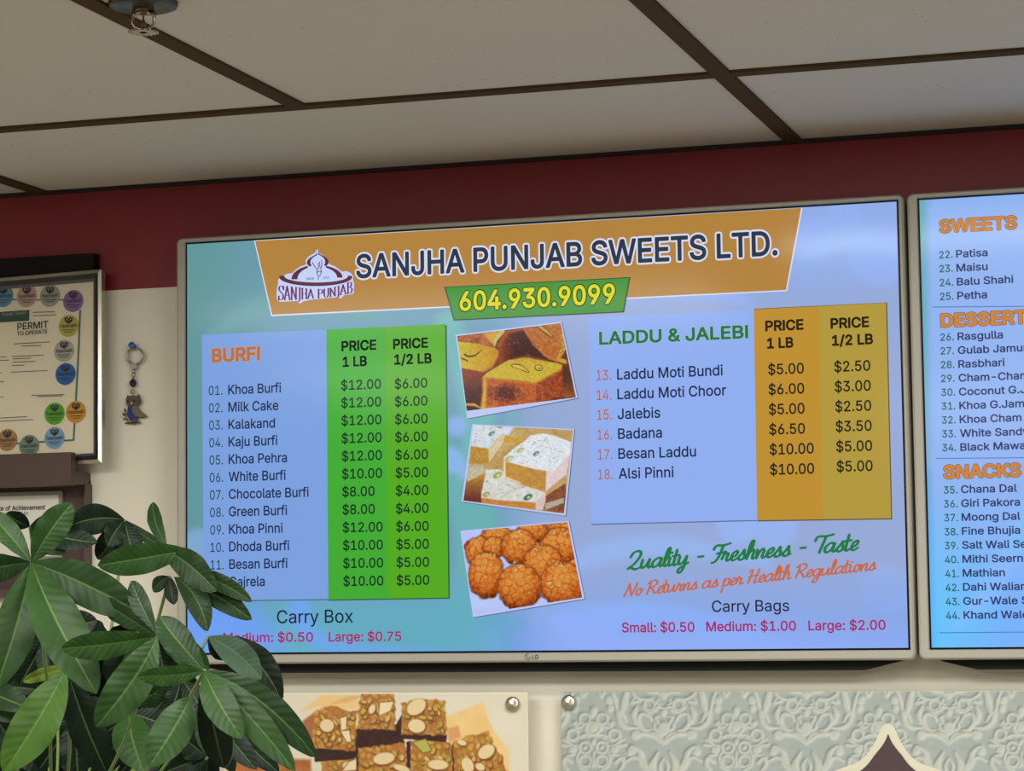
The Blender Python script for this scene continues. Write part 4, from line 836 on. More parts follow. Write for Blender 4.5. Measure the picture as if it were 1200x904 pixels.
def white_cakes(X, Y):
    sp = fbm(X, Y, 22, 5, 2)
    c = mixc((168, 130, 66), (206, 182, 130), fbm(X, Y, 60, 2))
    c = lay(c, sd_poly(X, Y, [(100, 380), (290, 380), (300, 480), (255, 640), (260, 740), (90, 720)]), mixc((190, 140, 64), (104, 50, 40), np.clip((Y - 480) / 220, 0, 1)), 10)
    c = lay(c, sd_poly(X, Y, [(130, 390), (270, 395), (305, 460), (130, 550)]), mixc((206, 196, 170), (170, 160, 130), sp), 12)
    c = lay(c, sd_poly(X, Y, [(160, 225), (320, 250), (320, 385), (150, 380)]), mixc((198, 158, 70), (170, 122, 50), sp), 10)
    c = lay(c, sd_poly(X, Y, [(320, 245), (460, 80), (470, 170), (325, 380)]), mixc((220, 204, 170), (204, 184, 140), sp), 10)
    c = lay(c, sd_poly(X, Y, [(180, 40), (330, 50), (470, 90), (390, 170), (325, 255), (165, 235)]), mixc((222, 226, 240), (196, 204, 206), sp), 10)
    c = lay(c, sd_poly(X, Y, [(465, 140), (640, 175), (600, 205), (450, 195)]), (204, 154, 60), 10)
    c = lay(c, sd_poly(X, Y, [(440, 60), (540, 70), (500, 140), (450, 130)]), (206, 214, 246), 14)
    c = lay(c, sd_poly(X, Y, [(800, 690), (1000, 560), (1010, 830), (800, 800)]), mixc((150, 96, 64), (110, 60, 44), sp), 12)
    c = lay(c, sd_poly(X, Y, [(820, 740), (985, 690), (985, 735), (820, 800)]), (176, 166, 150), 10)
    # low front cake
    c = lay(c, sd_poly(X, Y, [(255, 690), (750, 740), (800, 810), (262, 740)]), mixc((206, 140, 60), (186, 120, 60), sp), 10)
    c = lay(c, sd_poly(X, Y, [(740, 660), (825, 620), (825, 720), (800, 800), (735, 800)]), (214, 190, 180), 10)
    c = lay(c, sd_poly(X, Y, [(300, 440), (420, 440), (600, 560), (820, 630), (740, 730), (450, 715), (255, 690), (270, 590)]), mixc((224, 226, 230), (198, 198, 178), sp), 10)
    # top cake
    c = lay(c, sd_poly(X, Y, [(455, 340), (830, 450), (820, 640), (620, 580), (460, 520)]), mixc((204, 158, 78), (176, 124, 58), fbm(X, Y, 40, 14)), 14)
    c = lay(c, sd_poly(X, Y, [(830, 455), (1050, 260), (1010, 480), (825, 635)]), mixc((216, 194, 196), (226, 208, 210), sp), 10)
    c = lay(c, sd_poly(X, Y, [(690, 140), (800, 122), (900, 140), (1050, 200), (1040, 300), (890, 460), (740, 440), (470, 370), (455, 335), (560, 240), (640, 190)]), mixc((232, 236, 246), (204, 212, 214), sp), 12)
    c = lay(c, sd_line(X, Y, [(462, 350), (462, 510), (600, 560)], [16, 20, 10]), (226, 214, 180), 12)
    rs = np.random.RandomState(2)
    for k in range(70):
        if k < 40: s_, t_ = rs.rand(), rs.rand(); x = 480 + 440 * s_ + 100 * (1 - t_); y = 190 + 220 * t_ - 20 * s_
        elif k < 55: x, y = rs.uniform(290, 700), rs.uniform(540, 690)
        else: x, y = rs.uniform(185, 380), rs.uniform(60, 230)
        a = rs.uniform(-.9, .6); l = rs.uniform(8, 26)
        col = [(150, 158, 130), (120, 140, 96), (170, 170, 150), (150, 140, 120)][rs.randint(4)]
        c = lay(c, sd_line(X, Y, [(x, y), (x + l * math.cos(a), y + l * math.sin(a))], 6), col, 5, .75)
    for x, y, r, col in [(740, 300, 30, (90, 122, 90)), (400, 490, 44, (150, 160, 60)), (600, 270, 34, (170, 176, 110)), (348, 122, 30, (70, 120, 96)), (668, 685, 42, (36, 92, 66)), (500, 345, 40, (180, 176, 110)), (300, 660, 34, (150, 146, 80))]:
        c = lay(c, sd_ell(X, Y, x, y, r, r * .55, -.5), col, 8, .9); c = lay(c, sd_ell(X, Y, x + 6, y + 2, r * .45, r * .25, -.5), (214, 216, 190), 6, .8)
    c = lay(c, sd_line(X, Y, [(420, 690), (520, 630), (600, 590)], 8), (180, 170, 150), 6, .8)
    return c + ((fbm(X, Y, 12, 31, 2) - .5) * 26)[..., None]
def round_sweets(X, Y):
    c = mixc((172, 186, 240), (190, 204, 250), fbm(X, Y, 120, 1))
    c = lay(c, sd_line(X, Y, [(100, 270), (140, 220), (180, 200)], [30, 34, 10]), (150, 60, 60), 8)
    w1, w2 = worley(X, Y, 62, 3); v1, v2 = worley(X, Y, 34, 8)
    sp = fbm(X, Y, 20, 5, 2)
    for i, (cx, cy, rx, ry) in enumerate([(400, 180, 140, 90), (700, 130, 130, 90), (960, 130, 120, 110), (240, 310, 120, 130), (360, 270, 90, 90), (580, 265, 150, 150), (930, 270, 160, 170), (790, 420, 170, 170), (1075, 420, 60, 60), (295, 510, 152, 195), (960, 590, 190, 190), (585, 610, 185, 195)]):
        sd = sd_ell(X, Y, cx, cy, rx, ry) + (w1 - .5) * 26
        nx_, ny_ = (X - cx) / rx, (Y - cy) / ry; r2 = np.clip(nx_ ** 2 + ny_ ** 2, 0, 1)
        lum = np.clip(.92 - .42 * ny_ - .12 * nx_ - .5 * r2 ** 2, 0, 1.15)
        crack = np.clip((w2 - w1) * 3.2, 0, 1) * .5 + np.clip((v2 - v1) * 3, 0, 1) * .3 + .2
        t = np.clip(lum * (.35 + .7 * crack) + (sp - .5) * .5, 0, 1)
        col = np.where((t < .5)[..., None], mixc((86, 34, 12), (186, 90, 28), t * 2), mixc((186, 90, 28), (216, 146, 66), np.clip(t * 2 - 1, 0, 1)))
        c = lay(c, sd - 10, (120, 56, 24), 14, .8)
        c = lay(c, sd, col, 10)
    rs = np.random.RandomState(7)
    for cx, cy in [(310, 335), (555, 425), (940, 408), (770, 265), (930, 125), (540, 150), (900, 575)]:
        for k in range(9):
            x, y = cx + rs.normal(0, 34), cy + rs.normal(0, 18)
            col = [(226, 200, 130), (90, 96, 60), (214, 190, 150), (190, 160, 80)][rs.randint(4)]
            c = lay(c, sd_ell(X, Y, x, y, rs.uniform(5, 14), rs.uniform(4, 8), rs.uniform(0, 3)), col, 6, .85)
    return c
for corners, org, sc, outer, paint in [
    ([(42, 160), (925, 50), (1056, 686), (124, 800)], (530, 372), 7.29, [(28, 150), (932, 38), (1072, 690), (128, 866)], gold_cakes),
    ([(190, 50), (1066, 92), (985, 832), (98, 715)], (530, 492), 7.533, [(176, 40), (1078, 84), (1000, 850), (82, 724)], white_cakes),
    ([(80, 130), (1000, 45), (1128, 700), (185, 850)], (530, 606), 7.41, [(70, 122), (1012, 34), (1150, 712), (180, 872)], round_sweets)]:
    sh = [(x + (8 if i in (1, 2) else 4), y + (7 if i > 1 else 2)) for i, (x, y) in enumerate(outer)]
    spoly('picture_shade', [(org[0] + x / sc, org[1] + y / sc) for x, y in sh], (92, 104, 140), 1)
    spoly('picture_border', [(org[0] + x / sc, org[1] + y / sc) for x, y in outer], (186, 198, 240), 2)
    picture('food_picture', SCR, LV * 3, corners, 190, 160, lambda X, Y, o_=org, s_=sc: (o_[0] + X / s_, o_[1] + Y / s_), paint, painted('lit_picture', True), scr1)

# ---- badge under the first screen
BEZ = Plane((0, -.0725, ZO), *WALLN)
L = Letters(BEZ, .0003); L.text('LG', 623.6, 772.8, 631, cap=5, off=.02); bg = L.m
ring = arc(618.2, 770, 3.1, 3.6, 60, 360, 20)
v, f = ribbon2d([np.array(p) for p in ring], lambda t, d: .9)
bg.add([BEZ.hit(x, y, .0003) for x, y in v], f)
v, f = ribbon2d([np.array(p) for p in [(618.3, 768.4), (618.3, 771.6), (620.4, 771.6)]], lambda t, d: .8); bg.add([BEZ.hit(x, y, .0003) for x, y in v], f)
v, f = ribbon2d([np.array(p) for p in [(616.6, 768.6), (617.2, 769.1)]], lambda t, d: .9); bg.add([BEZ.hit(x, y, .0003) for x, y in v], f)
bg.build('brand_badge', mat('badge_grey', (92, 90, 84), .5), tv1)

# ---- second screen
def wallpaper2(X, Y):
    c = mixc((108, 172, 184), (140, 178, 240), np.clip((X - 1080) / 14, 0, 1))
    c = lay(c, sd_poly(X, Y, [(1088, 243), (1900, 200), (1900, 742), (1098, 742)]), (146, 180, 240), 6)
    t = np.clip((Y - 560) / 160, 0, 1)
    c = c * (1 - t[..., None]) + mixc((120, 178, 250), (98, 200, 252), np.clip((1180 - X) / 100, 0, 1)) * t[..., None]
    c = lay(c, sd_line(X, Y, [(1080, 560), (1086, 760)], 16), (90, 160, 230), 14, .8)
    c = lay(c, sd_line(X, Y, catmull([(1120, 735), (1160, 690), (1210, 600)]), [8, 22, 30]), (140, 190, 252), 14, .6)
    c = lay(c, sd_line(X, Y, [(1190, 640), (1230, 600), (1300, 560)], [8, 40, 60]), (104, 196, 236), 20, .6)
    return c
q2 = quad_of(DX)
picture('wallpaper', SCR, 0.0, q2, 240, 150, ident, wallpaper2, painted('lit_picture', True), scr2)
for t_, y, xl, xr, cap in [('SWEETS', 272.6, 1101, 1192, 14.2), ('DESSERTS', 383.2, 1102.4, 1218, 14.6), ('SNACKS', 560.8, 1105.8, 1196.8, 14.6)]:
    for off, col, lvl, nm in ((.056, (112, 104, 110), 1, 'heading_outline'), (.032, (210, 132, 56), 2, 'heading_lettering')):
        L = sletters(lvl); L.text(t_, xl, y, xr, cap=cap, off=off, ref=.03); L.build(nm, lit(col), scr2)
def rows2(names, n0, a, b_, na, nb):
    Ln = sletters(1); Lm = sletters(1)
    rows(Ln, names, a, b_, cap=8.6, sx=1.14, off=.018)
    rows(Lm, ['%d.' % (n0 + i) for i in range(len(names))], na, nb, cap=8.4, sx=.94, off=.014)
    Ln.build('sweet_names', lit((52, 62, 106)), scr2); Lm.build('sweet_numbers', lit((40, 104, 96)), scr2)
rows2(['Patisa', 'Maisu', 'Balu Shahi', 'Petha'], 22, (1120.4, 302), (1121.8, 351), (1100.6, 303), (1101.6, 352))
rows2(['Rasgulla', 'Gulab Jamun', 'Rasbhari', 'Cham-Cham', 'Coconut G.Jamun', 'Khoa G.Jamun', 'Khoa Cham Cham', 'White Sandwich', 'Black Mawa Jamun'], 26, (1122.2, 398.8), (1125.4, 528.6), (1102, 399.6), (1104.4, 529.2))
rows2(['Chana Dal', 'Giri Pakora', 'Moong Dal', 'Fine Bhujia', 'Salt Wali Seerni', 'Mithi Seerni', 'Mathian', 'Dahi Walian', 'Gur-Wale Sharkarpare', 'Khand Wale Sharkarpare'], 35, (1126.2, 578), (1129.2, 725.4), (1106, 578.8), (1108.6, 726))
for y, x in ((359.5, 1093), (537, 1097), (741.4, 1101)):
    spoly('panel_rule', [(x, y), (1330, y - 2), (1330, y - 1), (x, y + 1.1)], (76, 124, 186), 1, scr2)

# ================================================================== PRINTED WALL PANELS
YP = -0.03
PAN = Plane((0, YP, ZO), *WALLN)
def brushed():
    if 'brushed_steel' in MATS: return MATS['brushed_steel']
    M = mat('brushed_steel', (205, 198, 184), .3, metal=1.0)
    b = M.node_tree.nodes['Principled BSDF']; b.inputs['Anisotropic'].default_value = .85
    tg = M.node_tree.nodes.new('ShaderNodeTangent'); tg.direction_type = 'RADIAL'; tg.axis = 'Y'
    M.node_tree.links.new(tg.outputs[0], b.inputs['Tangent'])
    return M
def standoff(u, v, t):
    c = P(u, v, YP)
    MB().lathe(c, (0, -1, 0), [(-.022, .006), (0, .006), (.0, .0105), (.004, .0107), (.0070, .0100), (.0078, .0088), (.0092, 0)], 28).build('standoff_bolt', brushed(), t, True)

def burfi_print(X, Y):
    c = mixc((214, 209, 186), (224, 219, 200), fbm(X, Y, 200, 4))
    c = lay(c, sd_poly(X, Y, [(190, 130), (290, 55), (450, 60), (450, 120), (260, 110)]), (232, 196, 136), 14)
    c = lay(c, sd_line(X, Y, catmull([(330, 95), (400, 75), (455, 62)]), [6, 24, 10]), (218, 170, 108), 10, .8)
    c = lay(c, sd_poly(X, Y, [(205, 170), (265, 125), (262, 290), (240, 330), (215, 260)]), (168, 104, 66), 10)
    c = lay(c, sd_poly(X, Y, [(840, 150), (1000, 85), (1015, 150), (1050, 220), (1110, 300), (1120, 600), (840, 420)]), mixc((236, 206, 146), (226, 184, 116), fbm(X, Y, 90, 6)), 14)
    c = lay(c, sd_poly(X, Y, [(840, 205), (890, 190), (900, 240), (850, 262)]), (212, 156, 104), 10)
    c = lay(c, sd_poly(X, Y, [(-120, 330), (240, 340), (260, 700), (-120, 700)]), mixc((150, 80, 44), (196, 130, 70), fbm(X, Y, 70, 6)), 14)
    w1, w2 = worley(X, Y, 34, 5); sp = fbm(X, Y, 18, 3, 2)
    crust = mixc((150, 92, 30), (206, 168, 84), np.clip(.65 * np.clip((w2 - w1) * 2.2, 0, 1) + .5 * (sp - .2), 0, 1))
    patch = np.clip((fbm(X, Y, 60, 17, 2) - .45) * 4, 0, 1)
    crust = crust * (1 - .6 * patch[..., None]) + np.array([176, 112, 58]) * .6 * patch[..., None]
    dark = mixc((42, 20, 20), (70, 34, 30), sp)
    def cake(top, side):
        nonlocal c
        if side: c = lay(c, sd_poly(X, Y, side) + (sp - .5) * 8, dark, 6)
        c = lay(c, sd_poly(X, Y, top) + (sp - .5) * 16, crust, 6)
    def nut(x, y, rx, ry, a=0.0, col=(228, 206, 160)):
        nonlocal c
        c = lay(c, sd_ell(X, Y, x + 2, y + 4, rx + 4, ry + 4, a), (112, 66, 24), 6, .85)
        c = lay(c, sd_ell(X, Y, x, y, rx, ry, a), col, 5)
    cake([(462, 42), (612, 42), (612, 210), (440, 205)], [(438, 195), (615, 205), (655, 262), (640, 310), (430, 330)])
    cake([(640, 95), (700, 70), (832, 80), (838, 232), (640, 228)], [(612, 190), (645, 130), (640, 222), (840, 230), (835, 265), (650, 250), (625, 240)])
    cake([(255, 125), (330, 105), (445, 130), (435, 300), (245, 290)], [(248, 285), (435, 296), (430, 340), (260, 350)])
    cake([(290, 350), (445, 338), (450, 600), (290, 600)], None)
    cake([(452, 290), (660, 262), (668, 600), (450, 600)], [(440, 300), (456, 290), (456, 600), (440, 600)])
    cake([(680, 255), (860, 265), (880, 600), (680, 600)], [(660, 262), (682, 255), (684, 600), (664, 600)])
    cake([(862, 258), (1020, 215), (1110, 400), (1130, 600), (890, 600)], [(858, 275), (872, 270), (905, 400), (905, 600), (880, 600)])
    rs = np.random.RandomState(11)
    boxes = [(470, 600, 60, 195, 16), (655, 825, 95, 220, 20), (265, 430, 130, 280, 24), (470, 650, 300, 580, 34), (700, 860, 280, 580, 34), (890, 1080, 270, 580, 40), (310, 430, 360, 580, 18)]
    for x0, x1, y0, y1, k in boxes:
        for i in range(k):
            col = [(202, 166, 78), (188, 150, 60), (172, 160, 74), (216, 180, 110), (196, 140, 80)][rs.randint(5)]
            nut(rs.uniform(x0, x1), rs.uniform(y0, y1), rs.uniform(8, 18), rs.uniform(6, 11), rs.uniform(0, 3), col)
    for n_ in [(312, 190, 31, 28, .2), (705, 108, 46, 32, -.6), (706, 192, 38, 30, .1), (562, 335, 48, 26, -.15), (1012, 305, 40, 28, -.6), (930, 365, 26, 36, -.4), (800, 362, 46, 22, .05), (640, 378, 40, 14, .3), (985, 372, 22, 16, .5), (905, 265, 22, 12, .3), (510, 118, 14, 22, .4), (580, 430, 44, 30, .3), (760, 460, 40, 30, .9), (980, 470, 44, 30, .2), (370, 450, 40, 28, .3), (410, 370, 30, 22, .2)]:
        nut(*n_)
    for p_ in ([(545, 90), (605, 85), (590, 125), (540, 148)], [(370, 158), (398, 150), (396, 205), (375, 215)], [(372, 215), (410, 212), (418, 262), (400, 262)], [(690, 265), (745, 250), (770, 300), (735, 310)], [(410, 350), (440, 338), (440, 385), (380, 390)]):
        c = lay(c, sd_poly(X, Y, p_) - 4, (120, 72, 28), 6, .8); c = lay(c, sd_poly(X, Y, p_), (232, 214, 176) if p_[0][0] != 690 else (176, 180, 84), 5)
    return c
burfi = thing('sweets_print_panel', P(440, 860, 0), 'acrylic wall panel printed with nut topped brown sweets, below the big screen', 'wall panel')
pa = (P(262, 812.5, YP)[0], P(618.4, 812, YP)[0], ZO - .64, P(500, 811.8, YP)[2])
bevel(MB().box(pa[0], pa[1], YP, YP + .006, pa[2], pa[3]).build('acrylic_sheet', mat('acrylic_edge', (232, 230, 210), .25), burfi), .002)
def fromlocal(o_, s_): return lambda X, Y: (o_[0] + X / s_, o_[1] + Y / s_)
def corners_of(x0, x1, z0, z1, y, org, sc):
    out = []
    for x, z in ((x0, z1), (x1, z1), (x1, z0), (x0, z0)):
        q = ROT.T @ (np.array([x, y, z]) - CAM)
        out.append(((600 + FPX * q[0] / q[1] - org[0]) * sc, (452 - FPX * q[2] / q[1] - org[1]) * sc))
    return out
picture('sweets_print', PAN, .0006, corners_of(pa[0] + .002, pa[1] - .002, pa[2] + .002, pa[3] - .002, YP, (300, 800), 3.75), 420, 250, fromlocal((300, 800), 3.75), burfi_print, painted('printed_picture', False), burfi)
standoff(601.6, 825.4, burfi)
standoff(283, 828, burfi)

def damask(X, Y):
    """raised scroll print; motif coordinates in the enlargement of the picture"""
    per = 716.0
    H = np.full(X.shape, 60.0)          # distance to nearest ornament
    warp = 0
    def put(cx, ysh, strokes):
        nonlocal H
        xa = (X - cx + per / 2) % per - per / 2
        x = np.abs(xa); y = Y - ysh
        for kind, *a in strokes:
            if kind == 's': d = sd_line(x, y, catmull(a[0], 5), a[1])
            elif kind == 'r': d = np.abs(np.hypot(x - a[0], y - a[1]) - a[2]) - a[3] / 2
            elif kind == 'e': d = sd_ell(x, y, *a)
            H = np.minimum(H, d)
    A = [('s', [(0, 305), (50, 268), (95, 258), (140, 262)], [14, 22, 26, 20]), ('e', 138, 262, 26, 24, 0),
         ('s', [(0, 298), (28, 262), (60, 250)], [12, 18, 8]),
         ('e', 0, 232, 30, 36, 0), ('s', [(10, 250), (44, 232), (50, 205)], [18, 16, 6]), ('s', [(26, 205), (42, 178), (28, 168)], [12, 14, 8]),
         ('s', [(60, 195), (78, 165), (115, 158), (128, 200), (100, 236), (70, 240)], [8, 16, 14, 26, 22, 8]),
         ('s', [(130, 228), (185, 225), (220, 195), (228, 150), (205, 165), (190, 195)], [10, 22, 26, 26, 20, 10]),
         ('s', [(215, 160), (200, 110), (190, 60), (170, 20)], [22, 34, 28, 14]), ('s', [(232, 150), (246, 90), (262, 40)], [12, 22, 10]),
         ('s', [(140, 200), (150, 160), (135, 120)], [20, 30, 10]),
         ('e', 0, 152, 15, 18, 0), ('s', [(0, 130), (30, 122), (46, 140), (80, 150), (110, 120)], [8, 14, 14, 12, 8]),
         ('r', 72, 112, 26, 12), ('s', [(20, 112), (36, 100), (30, 86)], [8, 12, 8]), ('s', [(60, 80), (110, 84), (150, 60), (160, 30)], [10, 16, 16, 8]),
         ('s', [(0, 75), (30, 50), (70, 45), (110, 20)], [16, 14, 16, 12]), ('e', 0, 58, 22, 14, 0), ('s', [(130, 95), (160, 100), (150, 80)], [14, 14, 8]),
         ('e', 274, 90, 18, 24, .4), ('e', 268, 128, 16, 20, 0), ('s', [(290, 20), (310, 66), (330, 40)], [14, 22, 12]),
         # leaves that rise below the point
         ('s', [(40, 470), (60, 420), (30, 350)], [26, 40, 8]), ('s', [(70, 460), (110, 400), (120, 350), (160, 322), (175, 345)], [30, 40, 24, 16, 18]), ('e', 165, 348, 20, 20, 0), ('s', [(120, 390), (150, 375), (190, 395)], [20, 16, 10]), ('s', [(10, 470), (20, 420), (0, 380)], [16, 14, 4])]
    B = [('e', 0, 148, 17, 26, 0), ('s', [(0, 200), (20, 205), (36, 232), (16, 258), (0, 262)], [14, 18, 22, 18, 12]), ('e', 0, 225, 24, 26, 0),
         ('r', 44, 182, 26, 11), ('s', [(66, 170), (72, 205), (90, 225), (60, 222), (30, 200)], [8, 12, 10, 10, 6]), ('e', 92, 205, 12, 12, 0),
         ('s', [(14, 268), (40, 262), (66, 272), (50, 276)], [10, 14, 10, 6]), ('r', 104, 262, 26, 12), ('s', [(128, 250), (134, 285), (110, 312), (78, 318)], [10, 14, 12, 8]),
         ('s', [(128, 300), (150, 285)], [16, 10]), ('s', [(120, 318), (160, 312)], [16, 10]), ('e', 104, 338, 22, 20, 0),
         ('r', 42, 326, 28, 12), ('e', 42, 326, 8, 8, 0), ('r', 42, 394, 28, 12), ('s', [(70, 345), (84, 380), (72, 420), (40, 440)], [10, 14, 14, 10]), ('s', [(0, 350), (0, 400), (6, 420)], [8, 14, 8]), ('e', 0, 300, 12, 16, 0),
         ('s', [(110, 400), (140, 380), (150, 410), (130, 440)], [14, 22, 20, 14]), ('s', [(96, 360), (130, 366)], [16, 10])]
    for ysh in (-1, 0, 1):
        put(547, ysh * 470, A); put(547 + per / 2 + 5, ysh * 470, B)
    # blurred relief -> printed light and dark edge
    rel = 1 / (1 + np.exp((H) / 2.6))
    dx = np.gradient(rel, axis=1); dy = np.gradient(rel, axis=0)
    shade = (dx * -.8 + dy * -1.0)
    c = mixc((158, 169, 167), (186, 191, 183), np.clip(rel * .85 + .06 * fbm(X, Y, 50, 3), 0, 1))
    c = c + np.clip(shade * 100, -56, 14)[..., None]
    return c + ((fbm(X, Y, 30, 2) - .5) * 10)[..., None]
dam = thing('damask_print_panel', P(900, 860, 0), 'pale green damask patterned wall panel with a dark pointed arch, below the screens', 'wall panel')
pb = (P(656.6, 811, YP)[0], 1.35, ZO - .66, P(800, 810.6, YP)[2])
bevel(MB().box(pb[0], pb[1], YP, YP + .006, pb[2], pb[3]).build('acrylic_sheet', mat('acrylic_green', (180, 186, 176), .25), dam), .0015)
picture('damask_print', PAN, .0006, corners_of(pb[0] + .001, pb[1] - .001, pb[2] + .001, pb[3] - .001, YP, (650, 800), 4.286), 1150, 290, fromlocal((650, 800), 4.286), damask, painted('printed_picture', False), dam)
standoff(667.4, 823.6, dam)
def arch(scale_pts, lift, name, col):
    L_ = [np.array(p) for p in catmull(scale_pts, 6)]
    cx = 1040.7
    full = L_ + [np.array([2 * cx - p[0], p[1]]) for p in reversed(L_)]
    fr = [PAN.hit(u, v, lift) for u, v in full]; bk = [q - PAN.n * .0012 for q in fr]
    return MB().prism(fr[::-1], bk[::-1]).build(name, mat(name + '_colour', col, .35), dam)
arch([(905, 1010), (915, 960), (944, 922), (978, 904), (1006, 893), (1022, 876), (1031, 858), (1035.5, 850.5), (1040.7, 848.8)], .0028, 'arch_border', (214, 211, 190))
arch([(918, 1012), (930, 968), (962, 930), (1008, 904), (1026, 884), (1036, 871), (1040.7, 860.5)], .0044, 'arch_field', (74, 56, 60))

# ================================================================== LEFT WALL: LEDGES, PERMIT, CERTIFICATE, KEYCHAIN
M_wood = mat('dark_brown_wood', (74, 54, 48), .45, bump=(30, .1), var=.12)
M_wood2 = mat('black_brown_wood', (20, 15, 15), .6, spec=.15, bump=(30, .1), var=.12)
XL = -1.25
# top rail
t_r = P(110, 296.6, -.02); b_r = P(109, 331, -.02)
o = bevel(MB().box(XL, t_r[0], -.02, 0, b_r[2], t_r[2]).build('wooden_rail', M_wood2), .0012)
tag(o, 'nearly black wooden rail on the red wall above the framed permit', 'rail')
# picture ledge: floor board + lip
led = thing('picture_ledge', P(50, 550, 0), 'dark brown wooden ledge with a front lip, carrying the framed permit', 'ledge')
lr = P(83, 530, -.070); lb = P(83, 569, -.070)
bevel(MB().box(XL, lr[0], -.070, -.054, lb[2], lr[2]).build('front_lip', M_wood, led), .0012)
wr = P(106.5, 545, 0)
sb_ = P(95, 556, -.02)
bevel(MB().box(XL, wr[0], -.054, 0, lb[2] + .002, lb[2] + .022).build('shelf_board', M_wood, led), .001)

# permit standing on the ledge
yT, yB = -.036, -.050
TR = P(118.6, 315.6, yT); BR = P(108.6, 543, yB); TLp = P(0, 326, yT)
pu = TR - TLp; pu /= np.linalg.norm(pu)
PER = Plane(TR, pu, TR - BR)
zbot = lb[2] + .024
wid, hei = .40, float(np.linalg.norm(TR - BR))
per = thing('framed_permit', (TR + BR) / 2 - pu * wid / 2, 'silver framed operating permit with coloured round stickers, leaning on the wooden ledge', 'framed permit')
def L3(a, b_, c_): return TR - PER.r * a - PER.w * b_ + PER.n * c_
def ring_frame(o0, o1, f0, f1, back, name, matl, par):
    """mitred frame: outer inset o0, inner inset o1, outer front f0, inner front f1, back"""
    def loop(ins, c_): return [L3(ins, ins, c_), L3(wid - ins, ins, c_), L3(wid - ins, hei - ins, c_), L3(ins, hei - ins, c_)]
    loops = [loop(o0, back), loop(o0, f0), loop(o1, f1), loop(o1, back)]
    v = [p for l_ in loops for p in l_]; f = []
    for i in range(4):
        j = (i + 1) % 4
        for k in range(4): f.append((i * 4 + k, i * 4 + (k + 1) % 4, j * 4 + (k + 1) % 4, j * 4 + k))
    return mesh_obj(name, v, f, matl, par)
ring_frame(0, .0055, -.001, .0, -.014, 'silver_frame', mat('frame_silver', (176, 172, 158), .25, metal=.85), per)
ring_frame(.0055, .0125, -.002, -.004, -.012, 'black_inner_frame', mat('frame_black', (24, 24, 28), .3), per)
ring_frame(.0125, .0165, -.004, -.0065, -.011, 'grey_slip', mat('frame_slip', (82, 80, 84), .3), per)
doc = MB().add([L3(.0165, .0165, -.009), L3(wid - .0165, .0165, -.009), L3(wid - .0165, hei - .0165, -.009), L3(.0165, hei - .0165, -.009),
                L3(.0165, .0165, -.012), L3(wid - .0165, .0165, -.012), L3(wid - .0165, hei - .0165, -.012), L3(.0165, hei - .0165, -.012)],
               [(0, 1, 2, 3), (7, 6, 5, 4), (0, 4, 5, 1), (1, 5, 6, 2), (2, 6, 7, 3), (3, 7, 4, 0)]).build('certificate_paper', mat('permit_paper', (240, 232, 208), .7), per)
PL = Plane(TR + PER.n * -.009, PER.r, PER.w)
def pp(x, y): return x / 4.108, 320 + y / 4.108
def pink(strokes, name, col, lift, par=doc):
    mb = MB()
    for pts, wd in strokes:
        v, f = ribbon2d([np.array(pp(*p)) for p in pts], lambda t, d: wd / 4.108)
        mb.add([PL.hit(x, y, lift) for x, y in v], f)
    return mb.build(name, mat(name + '_ink', col, .7), par)
pink([([(386, 180), (378, 380), (366, 600), (354, 805)], 9), ([(354, 805), (180, 815), (0, 828)], 9), ([(0, 128), (200, 130), (386, 128)], 6)], 'printed_border', (86, 118, 108), .0004)
MB().poly([PL.hit(*pp(x, y), .0006) for x, y in ((-60, 192), (142, 178), (140, 230), (-60, 242))]).build('green_heading_block', mat('permit_green', (52, 84, 72), .6), doc)
rs = random.Random(5)
lines = [(158, 190, 262, 187), (160, 206, 270, 202), (66, 342, 240, 332), (104, 352, 198, 350), (58, 402, 210, 396), (62, 414, 148, 410), (62, 430, 168, 426), (58, 446, 116, 444), (54, 478, 228, 470), (-60, 408, 30, 404), (-40, 422, 42, 420), (150, 590, 310, 586), (182, 596, 300, 592), (-60, 702, 130, 692), (-60, 718, 160, 706), (-20, 525, 20, 524), (-40, 600, 16, 598), (-40, 482, 6, 480)]
for q0, q1 in ((0, 9), (9, 13), (13, 18)):
    pink([([(a, b_), (c_, d_)], 4.0) for a, b_, c_, d_ in lines[q0:q1]], 'small_print', (120, 114, 100), .0005)
L = Letters(PL, .0007)
L.text('PERMIT', 20.2, 387, 56.4, cap=8, off=.012); L.text('TO OPERATE', 20, 393.6, 55.6, cap=4.6, off=.012)
L.build('permit_lettering', mat('permit_ink', (52, 48, 44), .7), doc)
L = Letters(PL, .0008); L.text('Fraser Health', 3, 370.6, 31, cap=4, off=.0)
L.build('heading_block_lettering', mat('permit_pale_ink', (170, 178, 160), .7), doc)
STK = [((15, 112), (104, 152, 186)), ((128, 112), (196, 166, 156)), ((240, 110), (172, 172, 156)), ((352, 135), (146, 110, 170)), ((330, 255), (196, 188, 92)), ((308, 375), (188, 184, 174)),
       ((315, 487), (36, 112, 186)), ((262, 678), (92, 178, 36)), ((365, 670), (216, 160, 44)), ((262, 795), (136, 176, 208)), ((140, 833), (132, 156, 134)), ((35, 805), (184, 144, 92))]
